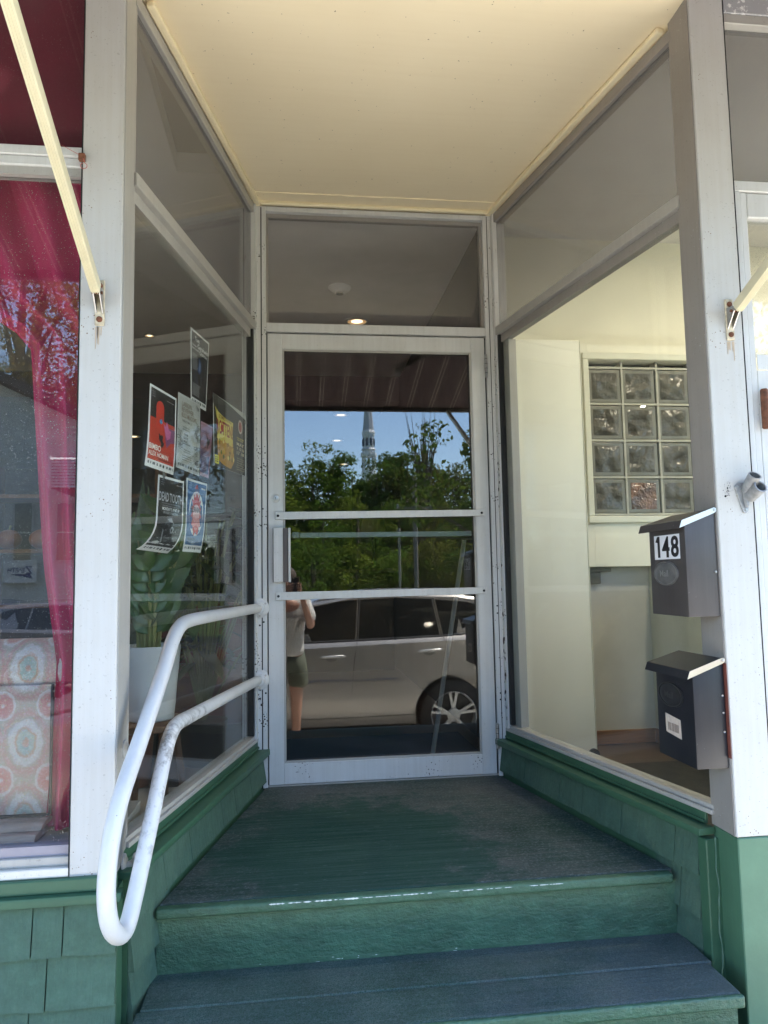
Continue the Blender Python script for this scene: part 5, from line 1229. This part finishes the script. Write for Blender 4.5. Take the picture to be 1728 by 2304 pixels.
# ---------------------------------------------------------------- clapboard building across the street
cb = thing('clapboard_house', (-11, -24, -1.5), 'grey clapboard house across the street with dark eaves, mirrored in the street window', 'building')
CLAP = plain('grey_clapboard', (.60, .60, .55), .75, var=.12, scale=2)
BX0, BX1, BY = -16.0, -4.6, -22.0
MB().box(BX0, BX1, -30, BY-.021, -1.5, 4.899).build('wall_core', CLAP, cb)
nb = 0; z = -1.3; first = None
while z < 4.85:
    m = MB().hexa([(BX0, BY-.02, z), (BX1+.03, BY-.02, z), (BX1+.03, BY+.02, z), (BX0, BY+.02, z), (BX0, BY-.02, z+.165), (BX1+.03, BY-.02, z+.165), (BX1+.03, BY+.003, z+.165), (BX0, BY+.003, z+.165)])
    if first is None: first = m.build('clapboard', CLAP, cb)
    else:
        c = copy_part(first, cb); c.location = (0, 0, z+1.3)
    z += .16
RF = plain('dark_roof_shingle', (.07, .065, .06), .9, var=.25, scale=3)
MB().prism([(BX0, BY-.03, 4.9), (BX1, BY-.03, 4.9), (BX1, BY-.03, 5.0), (-10.3, BY-.03, 7.75), (BX0, BY-.03, 4.9)][:4], (0, -7.9, 0)).build('gable_wall', CLAP, cb)
MB().prism([(BX1+.6, BY+.5, 4.86), (BX1+.6, BY+.5, 5.08), (-10.3, BY+.5, 8.10), (-10.3, BY+.5, 7.80)], (0, -9, 0)).build('roof', RF, cb)
MB().prism([(BX0-.6, BY+.5, 4.86), (BX0-.6, BY+.5, 5.08), (-10.301, BY+.5, 8.10), (-10.301, BY+.5, 7.80)], (0, -9, 0)).build('roof', RF, cb)
for x in (-14.2, -12.0, -9.9, -7.94, -6.75):
    w = MB().box(x-.08, x+.55, BY+.02, BY+.06, 1.56, 3.38).build('window', plain('grey_window_frame', (.5, .5, .47), .6), cb, bevel=.01)
    MB().box(x, x+.47, BY+.061, BY+.07, 1.63, 3.30).build('pane', CARGL.m, w); MB().box(x, x+.47, BY+.071, BY+.085, 2.42, 2.46).build('sash_bar', CLAP, w)
zs = thing('shop_sign', (-7.7, BY+.25, 1.3), 'white ZENITH shop sign with dark blue letters, mirrored low in the street window', 'sign')
MB().box(-8.16, -7.26, BY+.12, BY+.22, .98, 1.64).build('sign_board', plain('sign_white', (.66, .66, .62), .5), zs, bevel=.01)
NAVY = plain('navy_letters', (.02, .03, .14), .5)
tv, tf = text2d('ENITH'); MB().add([(-7.58-.46*u, BY+.224, 1.28+.14*v) for u, v in tv], tf).build('lettering', NAVY, zs)
tv, tf = text2d('Z'); MB().add([(-7.36-.20*u, BY+.224, 1.24+.22*v) for u, v in tv], tf).build('lettering', NAVY, zs)
MB().add([(-7.44, BY+.225, 1.24), (-7.98, BY+.225, 1.235), (-7.34, BY+.225, 1.10)], [(0, 1, 2)]).build('swoosh', NAVY, zs)
lw2 = thing('sun_patch', (-5.6, -19.8, 3.5), 'white slats painted as a sunlit patch on the clapboard house, mirrored beside the left pillar', 'sun patch')  # made-up slatted box; its white stands for a sunlit patch of siding
WSL = plain('sunlit_slat_white', (.82, .82, .80), .6)
for k in range(10):
    z = 3.50+k*.083
    MB().hexa([(-6.28, -19.80, z), (-4.9, -19.80, z), (-4.9, -19.70, z), (-6.28, -19.70, z), (-6.28, -19.80, z+.060), (-4.9, -19.80, z+.060), (-4.9, -19.76, z+.060), (-6.28, -19.76, z+.060)]).build('slat', WSL, lw2)
MB().box(-6.28, -4.9, -21.9, -19.801, 3.48, 4.34).build('box_core', plain('shaded_core', (.10, .10, .10), .6), lw2)
MB().box(-6.32, -6.281, -19.81, -19.69, 3.47, 4.35).build('side_strip', WSL, lw2)
# ---------------------------------------------------------------- church with steeple
chh = thing('church', (16.2, -150, -2), 'distant white church with tall tiered steeple, mirrored in the door above the trees', 'church')
CW = plain('church_white', (.62, .62, .64), .6, var=.06); CD = plain('church_dark_opening', (.05, .06, .09), .6); CR_ = plain('church_spire_grey', (.38, .38, .41), .6)
cx, cy = 16.2, -150
def octa(r, z0, z1, r2=None, seg=8): return MB().lathe((cx, cy, z0), (0, 0, 1), [(r*.88, 0), ((r2 if r2 is not None else r)*.88, z1-z0)], seg)
octa(1.35, 32.1, 46, .04).build('spire', CR_, chh)
octa(1.7, 31.5, 32.1, 1.4).build('cornice', CW, chh); octa(1.55, 30.9, 31.5).build('band', CW, chh)
octa(1.40, 28.2, 30.9).build('lantern', CW, chh); octa(1.85, 27.9, 28.2, 1.6).build('cornice', CW, chh); octa(1.5, 27.3, 27.9).build('band', CW, chh)
octa(1.9, 26.9, 27.3).build('cornice', CW, chh)
for k in range(8):
    a = 6.2832*k/8+.393; c, s_ = math.cos(a), math.sin(a)
    MB().lathe((cx+c*1.14, cy+s_*1.14, 28.7), (0, 0, 1), [(.26, 0), (.26, 1.5), (.02, 1.8)], 6).build('window', CD, chh)
    a = 6.2832*k/8; c, s_ = math.cos(a), math.sin(a)
    MB().lathe((cx+c*1.3, cy+s_*1.3, 23.4), (0, 0, 1), [(.20, 0), (.20, 3.1)], 8).build('column', CW, chh)
octa(1.95, 26.4, 26.9, 2.0).build('belfry_roof', CW, chh); octa(1.8, 21.0, 23.4).build('belfry_base', CW, chh)
MB().box(cx-2.2, cx+2.2, cy-2.2, cy+2.2, 8, 21).build('tower', CW, chh)
MB().prism([(cx+1, cy+3, -2), (cx+16, cy+3, -2), (cx+16, cy+3, 15), (cx+8.5, cy+3, 21.5), (cx+1, cy+3, 15)], (0, -30, 0)).build('nave', CW, chh)

# ---------------------------------------------------------------- trees
FOL = {}
def foliage(name, c, c2):
    t_ = NT(name); co = t_.coords(); n = t_.noise(.9, co, 3); n2 = t_.noise(14, co, 2)
    cc = t_.ramp(t_.math('ADD', t_.math('MULTIPLY', n, .6), t_.math('MULTIPLY', n2, .4)), [(.35, c), (.62, c2)])
    d = t_.n('BsdfDiffuse'); tr = t_.n('BsdfTranslucent'); m_ = t_.n('MixShader'); m_.inputs[0].default_value = .35
    t_.l(cc, d.inputs[0]); t_.l(t_.mix(.5, cc, (.16, .20, .02)), tr.inputs[0]); t_.l(d.outputs[0], m_.inputs[1]); t_.l(tr.outputs[0], m_.inputs[2]); t_.l(m_.outputs[0], t_.out.inputs[0]); return t_.m
FG = [foliage('maple_green_leaves', (.045, .095, .016), (.11, .185, .030)), foliage('yellow_green_leaves', (.08, .12, .018), (.18, .22, .036)), foliage('deep_green_leaves', (.028, .065, .016), (.065, .12, .026)), foliage('olive_leaves', (.07, .085, .018), (.15, .145, .035)), foliage('curtain_tinted_leaves', (.11, .085, .015), (.26, .17, .03))]  # last leaf colour carries the orange tint of the curtain behind the glass
BARK = plain('tree_bark', (.10, .08, .06), .9, var=.3, scale=4, bump=.6)
def tree(x, y, z0, H, rx, label, seed, fol=0, n_cl=90, per=90, leafs=.26, crown_lo=.25, sparse=1.0, group='trees beyond the street', bare=0, shape=1.0):
    q = np.random.default_rng(seed); t_ = thing('tree', (x, y, z0), label, 'tree', group)
    rq = random.Random(seed)
    tk = MB(); tk.tube([(x, y, z0), (x+.1, y, z0+H*.3), (x-.1, y+.1, z0+H*.6), (x, y, z0+H*.9)], .2, 8, radii=[H*.024, H*.018, H*.011, H*.003])
    zc = z0+H*(1+crown_lo)/2; rz = H*(1-crown_lo)/2
    cl = []
    for k in range(n_cl):
        u = q.normal(size=3); u /= np.linalg.norm(u); r = q.uniform(.35, 1.0)**.5
        bump_ = 1+.22*math.sin(u[0]*5+seed)+.18*math.sin(u[2]*6+seed*2)
        wz = 1-(max(0, u[2])**2)*(1-shape)*.8
        cl.append((x+u[0]*rx*r*bump_*wz, y+u[1]*rx*r*bump_*wz, zc+u[2]*rz*r*min(1.02, bump_)))
    for k in range(16):
        c = cl[rq.randrange(len(cl))]; zb = z0+H*rq.uniform(.22, .6); tk.tube([(x, y, zb), ((x+c[0])/2, (y+c[1])/2, (zb+c[2])/2+.1), c], .05, 5, radii=[H*.008, H*.005, .015])
    for k in range(bare):
        a = rq.uniform(-1, 1); h = rq.uniform(.75, 1.08); tk.tube([(x, y, z0+H*.5), (x+a*rx*.4, y+rq.uniform(-.5, .5), z0+H*.8), (x+a*rx*.7, y, z0+H*h)], .03, 4, radii=[.06, .035, .012])
    tk.build('trunk', BARK, t_, smooth=True)
    C = np.array(cl); N = n_cl*per
    ci = np.repeat(np.arange(n_cl), per); rad = q.uniform(.5, 1.15, n_cl)*rx*.33/sparse**.2
    d = q.normal(size=(N, 3)); d /= np.linalg.norm(d, axis=1)[:, None]
    P = C[ci]+d*(rad[ci]*q.uniform(.3, 1, N)**.5)[:, None]*np.array([1, 1, .75])
    nrm = d*.8+q.normal(size=(N, 3))*.55+np.array([0, 0, .35]); nrm /= np.linalg.norm(nrm, axis=1)[:, None]
    ref = q.normal(size=(N, 3)); u = np.cross(nrm, ref); u /= np.linalg.norm(u, axis=1)[:, None]; w = np.cross(nrm, u)
    s_ = (leafs*q.uniform(.5, 1.1, N))[:, None]
    V = np.stack([P-u*s_*.5, P+w*s_*.28+nrm*s_*.08, P+u*s_*.5, P-w*s_*.28], 1).reshape(-1, 3)-np.array([x, y, z0])
    me = bpy.data.meshes.new('crown'); me.vertices.add(N*4); me.vertices.foreach_set('co', V.ravel())
    me.loops.add(N*4); me.loops.foreach_set('vertex_index', np.arange(N*4)); me.polygons.add(N); me.polygons.foreach_set('loop_start', np.arange(N)*4)
    me.update(calc_edges=True); me.validate(); me.materials.append(FG[fol]); o = bpy.data.objects.new('crown', me); col.objects.link(o); o.parent = t_
    return t_
TREES = [(-4.6, -54, 12.4, 3.4, 'broad dark green tree leftmost in the door mirror image', 2), (-1.6, -52, 11.9, 2.8, 'dark tree at the left edge of the door mirror image', 0), (-.1, -55, 12.2, 2.4, 'rounded tree third from the left in the mirrored tree line', 0),
 (1.7, -53, 13.6, 2.3, 'taller yellow topped tree left of the mirrored steeple', 1), (3.2, -52, 13.0, 2.2, 'green tree close beside the yellow topped tree', 0), (4.8, -54, 11.8, 2.5, 'low green tree left of the mirrored steeple', 0), (6.3, -50, 11.5, 2.2, 'green tree in front of the mirrored steeple base', 2),
 (7.5, -52, 12.9, 1.9, 'dark pointed tree just right of the mirrored steeple', 2), (8.6, -50, 12.4, 1.8, 'deep green tree second right of the mirrored steeple', 2), (10.8, -51, 12.0, 2.3, 'olive tree beyond the bare twigged tree', 3), (13.2, -53, 12.4, 2.6, 'olive tree behind the long leaved tree', 3), (16.2, -52, 13.2, 3.2, 'tall dark tree toward the right of the mirrored tree line', 2), (20.5, -54, 13.5, 4, 'large green tree at far right of the mirrored tree line', 0)]
for i_, (x, y, H, rx, lb_, f_) in enumerate(TREES): tree(x, y, -1.6, H*.97, rx*1.12, lb_, 20+i_, f_, n_cl=120, per=95, leafs=.28, crown_lo=.05)
tree(9.3, -47, -1.6, 14.0, 1.9, 'sparse pale tree with bare upright twigs right of the mirrored steeple', 7, 3, n_cl=34, per=40, leafs=.2, bare=34, shape=.3, crown_lo=.35)
FRONT = [(-3.0, 7.6, 'low dark shrub tree at the left in front of the tree line', 0), (-.3, 8.2, 'bright green shrub tree at left in front of the tree line', 1), (2.0, 7.4, 'rounded mid green shrub tree below the yellow topped tree', 0), (4.2, 8.4, 'broad bright shrub tree below the mirrored steeple', 1), (6.6, 7.2, 'shrub tree behind the mirrored utility poles', 0), (8.7, 7.8, 'olive shrub tree right of the utility poles', 3), (11, 7.5, 'dark shrub tree at the right behind the long leaved tree', 2), (14, 8.5, 'yellowish shrub tree farthest right', 1)]
for i_, (x, H, lb_, f_) in enumerate(FRONT): tree(x, -41-(i_ % 2)*1.5, -1.6, H, 2.2, lb_, 50+i_, f_, n_cl=70, per=80, leafs=.22, crown_lo=.02, group='shrub trees in front of the tree line')
LOW = [(-1.6, 4.6, 'small yellow green bush at the left behind the parked car', 1), (1.2, 5.0, 'small dark bush behind the parked car roof', 0), (3.6, 4.4, 'small bright bush near the middle behind the parked car roof', 1), (5.6, 4.8, 'small bush left of the thick utility pole', 0), (8.0, 4.6, 'small bush right of the thick utility pole', 3), (10.4, 5.0, 'dark bush at the right behind the parked car', 2)]
for i_, (x, H, lb_, f_) in enumerate(LOW): tree(x, -36.5, -1.6, H, 1.9, lb_, 70+i_, f_, n_cl=60, per=70, leafs=.20, crown_lo=.0, group='bushes behind the parked car')
tree(5.3, -15.5, -1.3, 6.9, 2.1, 'near tree with hanging long leaves at the right of the door mirror image', 12, 2, n_cl=60, per=46, leafs=.22, crown_lo=.40, sparse=1.4)
tree(-11.0, -31, -1.6, 19.5, 4.6, 'curtain tinted tree rising over the clapboard house', 13, 4, n_cl=130, per=110, leafs=.24)
tree(-6.0, -31, -1.6, 14.5, 3.6, 'green tree rising over the right end of the clapboard house', 14, 1, n_cl=110, per=100, leafs=.22)
tree(-18, -36, -1.6, 17, 5, 'big tree behind the left end of the clapboard house', 15, 0)
tree(16.5, -21, -1.4, 14, 4.6, 'leafy street tree mirrored in the small right door pane', 18, 3, n_cl=110, per=90, leafs=.22, group='street trees at the sides')
tree(30, -62, -1.6, 15, 6, 'large tree beyond the right end of the street', 16, 0)
tree(-9.5, -58, -1.6, 13, 5, 'tree behind the gap beside the clapboard house', 17, 2)
# far wooded slope that closes the view behind the single trees
q = np.random.default_rng(99); N = 26000
X = q.uniform(-90, 110, N); hz = 5.5+2.2*np.sin(X*.11)+1.4*np.sin(X*.37+1)
Zf = -1.6+q.uniform(0, 1, N)**.8*(hz+1.6); Yf = -78+q.uniform(-4, 4, N)-(Zf*.5)
P = np.stack([X, Yf, Zf], 1); nrm = q.normal(size=(N, 3))+np.array([0, .8, .5]); nrm /= np.linalg.norm(nrm, axis=1)[:, None]
u = np.cross(nrm, q.normal(size=(N, 3))); u /= np.linalg.norm(u, axis=1)[:, None]; w = np.cross(nrm, u); s_ = q.uniform(.5, 1.3, N)[:, None]
V = np.stack([P-u*s_*.5, P+w*s_*.4, P+u*s_*.5, P-w*s_*.4], 1).reshape(-1, 3)
me = bpy.data.meshes.new('far_woods'); me.vertices.add(N*4); me.vertices.foreach_set('co', V.ravel()); me.loops.add(N*4); me.loops.foreach_set('vertex_index', np.arange(N*4)); me.polygons.add(N); me.polygons.foreach_set('loop_start', np.arange(N)*4); me.update(calc_edges=True)
me.materials.append(FG[2]); o = bpy.data.objects.new('far_woods', me); col.objects.link(o); set_tags(o, 'dense far wood closing the view behind the street trees', 'woods', None, 'stuff')

# utility poles
PW = plain('weathered_pole_wood', (.20, .17, .15), .85, var=.3, scale=5, stretch=(6, 6, 1))
up_ = thing('utility_pole', (6.4, -34, -1.5), 'thick brown utility pole with crossarm, mirrored right of centre in the door', 'utility pole')
MB().tube([(6.4, -34, -1.5), (6.4, -34, 6.0)], .12, 10).build('pole', PW, up_, smooth=True); MB().box(5.4, 7.3, -34.06, -33.94, 4.45, 4.57).build('crossarm', PW, up_)
for x in (5.5, 6.0, 6.8, 7.2): MB().lathe((x, -34, 4.57), (0, 0, 1), [(.04, 0), (.05, .1), (.02, .16)], 8).build('insulator', plain('insulator', (.3, .3, .28), .3), up_)
up2 = thing('utility_pole', (5.55, -34.5, -1.5), 'thinner pale utility pole left of the thick brown one', 'utility pole')
MB().tube([(5.62, -34.5, -1.5), (5.62, -34.5, 3.5)], .07, 8).build('pole', plain('pale_pole_wood', (.30, .27, .22), .8), up2, smooth=True); MB().box(5.0, 6.2, -34.55, -34.45, 3.1, 3.2).build('crossarm', PW, up2)
wr_ = thing('overhead_wires', (8, -34, 5.6), 'thin black overhead wires strung from the utility poles', 'wires')
for k, zz in enumerate((4.6, 4.2, 3.0)): MB().tube([(6.4+t*40, -34+t*6*k, zz-.8*math.sin(t*3.14)) for t in np.linspace(0, 1, 14)], .018, 4).build('wire', DARKGAP, wr_)

# ---------------------------------------------------------------- photographer
def skin_mesh(name, verts, edges, radii, mat, parent, root=0, sub=2, label=None):
    me = bpy.data.meshes.new(name); o0 = origin(parent); me.from_pydata([tuple(Vector(v)-o0) for v in verts], edges, [])
    o = bpy.data.objects.new(name, me); col.objects.link(o); o.parent = parent
    sk = o.modifiers.new('skin', 'SKIN'); sk.use_smooth_shade = True
    for i, r in enumerate(radii):
        sv = me.skin_vertices[0].data[i]; sv.radius = r if isinstance(r, tuple) else (r, r); sv.use_root = (i == root)
    sb_ = o.modifiers.new('sub', 'SUBSURF'); sb_.levels = sub; sb_.render_levels = sub
    dg = bpy.context.evaluated_depsgraph_get(); m2_ = bpy.data.meshes.new_from_object(o.evaluated_get(dg)); o.modifiers.clear(); o.data = m2_
    m2_.materials.clear(); m2_.materials.append(mat); m2_.polygons.foreach_set('use_smooth', [True]*len(m2_.polygons)); return o
SKIN = plain('skin', (.42, .22, .15), .5, var=.06)
bx, by, g = .055, -3.86, gz(-3.86)
pe = thing('person', (bx, by, g), 'person in pale shirt and olive shorts taking the picture, mirrored in the door', 'person')
J = dict(pelvis=(bx, by, g+.95), spine=(bx, by, g+1.15), chest=(bx, by+.01, g+1.35), neck=(bx, by+.0, g+1.50), head0=(bx, by+.03, g+1.58), head1=(bx, by+.04, g+1.70), 
         sR=(bx+.18, by, g+1.43), eR=(bx+.235, by+.08, g+1.20), wR=(bx+.145, by+.25, g+1.50), pR=(bx+.125, by+.275, g+1.56),
         sL=(bx-.18, by, g+1.43), eL=(bx-.24, by+.08, g+1.20), wL=(bx-.05, by+.25, g+1.50), pL=(bx-.022, by+.275, g+1.56),
         hR=(bx+.085, by, g+.88), kR=(bx+.085, by+.03, g+.48), aR=(bx+.075, by-.01, g+.09), tR=(bx+.08, by+.17, g+.035),
         hL=(bx-.095, by, g+.88), kL=(bx-.12, by+.03, g+.48), aL=(bx-.13, by-.01, g+.09), tL=(bx-.15, by+.17, g+.035))
names = list(J); ix = {n: i for i, n in enumerate(names)}
ed = [('pelvis', 'spine'), ('spine', 'chest'), ('chest', 'neck'), ('neck', 'head0'), ('head0', 'head1'), ('chest', 'sR'), ('sR', 'eR'), ('eR', 'wR'), ('wR', 'pR'), ('chest', 'sL'), ('sL', 'eL'), ('eL', 'wL'), ('wL', 'pL'),
      ('pelvis', 'hR'), ('hR', 'kR'), ('kR', 'aR'), ('aR', 'tR'), ('pelvis', 'hL'), ('hL', 'kL'), ('kL', 'aL'), ('aL', 'tL')]
rad = dict(pelvis=(.12, .09), spine=(.125, .09), chest=(.155, .11), neck=.055, head0=(.075, .085), head1=(.078, .095), sR=.06, eR=.042, wR=.027, pR=(.035, .018), sL=.06, eL=.042, wL=.027, pL=(.035, .018), hR=.095, kR=.058, aR=.038, tR=.035, hL=.095, kL=.058, aL=.038, tL=.035)
body = skin_mesh('body', [J[n] for n in names], [(ix[a], ix[b]) for a, b in ed], [rad[n] for n in names], SKIN, pe)
SHIRT = NT('crinkled_pale_shirt'); co = SHIRT.coords(); SHIRT.bsdf(SHIRT.ramp(SHIRT.noise(60, co, 3), [(.4, (.50, .47, .42)), (.7, (.68, .65, .60))]), .85, 0, SHIRT.noise(45, co, 4), .9, .01)
sn_ = ['spine', 'chest', 'neck', 'sR', 'eRm', 'sL', 'eLm', 'hem']
SJ = {'spine': J['spine'], 'chest': J['chest'], 'neck': (bx, by, g+1.475), 'sR': J['sR'], 'eRm': tuple(Vector(J['sR']).lerp(Vector(J['eR']), .80)), 'sL': J['sL'], 'eLm': tuple(Vector(J['sL']).lerp(Vector(J['eL']), .80)), 'hem': (bx, by, g+.90)}
skin_mesh('shirt', [SJ[n] for n in sn_], [(7, 0), (0, 1), (1, 2), (1, 3), (3, 4), (1, 5), (5, 6)], [(.178, .13), (.182, .132), (.07, .07), .085, .075, .085, .075, (.180, .135)], SHIRT.m, pe, root=0)
SH = plain('olive_shorts', (.10, .11, .075), .85, var=.15, bump=.4)
skin_mesh('shorts', [(bx, by, g+1.02), (bx, by, g+.88), (bx+.10, by, g+.84), (bx+.105, by+.02, g+.60), (bx-.10, by, g+.84), (bx-.118, by+.02, g+.60)], [(0, 1), (1, 2), (2, 3), (1, 4), (4, 5)], [(.165, .125), (.165, .125), .115, .105, .115, .105], SH, pe, root=1)
MB().ball((bx, by+.01, g+1.70), .102, 18, 12, (.92, 1.05, 1.02)).build('hair', plain('brown_hair', (.05, .028, .016), .7, var=.3, scale=60, bump=.6), pe, smooth=True)
fc = (bx, by+.115, g+1.63)
MB().ball((fc[0], fc[1]+.012, fc[2]), .018, 10, 8, (.7, .9, 1.2)).build('nose', SKIN, pe, smooth=True)
for s_ in (-1, 1):
    MB().ball((bx+s_*.033, by+.112, g+1.652), .013, 10, 8).build('eye', plain('eye_white', (.5, .5, .5), .3), pe, smooth=True)
    MB().ball((bx+s_*.088, by+.03, g+1.635), .028, 10, 8, (.35, .7, 1.2)).build('ear', SKIN, pe, smooth=True)
MB().ball((bx, by+.118, g+1.592), .024, 12, 8, (1.1, .4, .3)).build('mouth', plain('lips', (.35, .12, .10), .5), pe, smooth=True)
phn = thing('phone', (.148, -3.56, .90), 'dark smartphone held up in both hands by the photographer', 'phone')
MB().box(.098, .172, -3.557, -3.549, .815, .962).build('phone_case', plain('phone_back', (.03, .03, .035), .3), phn, bevel=.003, segs=2, smooth=True)
MB().box(.100, .136, -3.5488, -3.5465, .925, .960).build('camera_bump', plain('phone_back', (.03, .03, .035), .3), phn, bevel=.001)
for x, z in ((.109, .935), (.109, .950), (.125, .943)): MB().lathe((x, -3.5464, z), (0, 1, 0), [(.006, 0), (.005, .0012)], 14).build('lens', CARGL.m, phn)
for hx, sgn in ((.180, 1), (.090, -1)):
    w = Vector(J['pR'] if sgn > 0 else J['pL'])
    for k in range(4):
        z = .905-.021*k; L_ = (.9, 1.0, .96, .8)[k]
        MB().tube([(w.x, w.y-.01, w.z-.01-.012*k), (hx+sgn*.006, -3.575, z), (hx+sgn*.004, -3.552, z-.001), (hx-sgn*.022*L_, -3.5445, z-.002), (hx-sgn*.032*L_, -3.5455, z-.003)], .008, 8, radii=[.010, .0092, .0085, .0076, .0055]).build('finger', SKIN, pe, smooth=True)
    MB().tube([(w.x, w.y-.02, w.z-.015), (hx+sgn*.004, -3.59, .86), (hx-sgn*.014, -3.566, .872)], .009, 8, radii=[.012, .010, .007]).build('thumb', SKIN, pe, smooth=True)
MB().box(bx-.15, bx-.10, by-.08, by+.20, g, g+.05).build('shoe', RUBBER, pe, bevel=.015, segs=2, smooth=True)
MB().box(bx+.03, bx+.115, by-.08, by+.20, g, g+.05).build('shoe', RUBBER, pe, bevel=.015, segs=2, smooth=True)
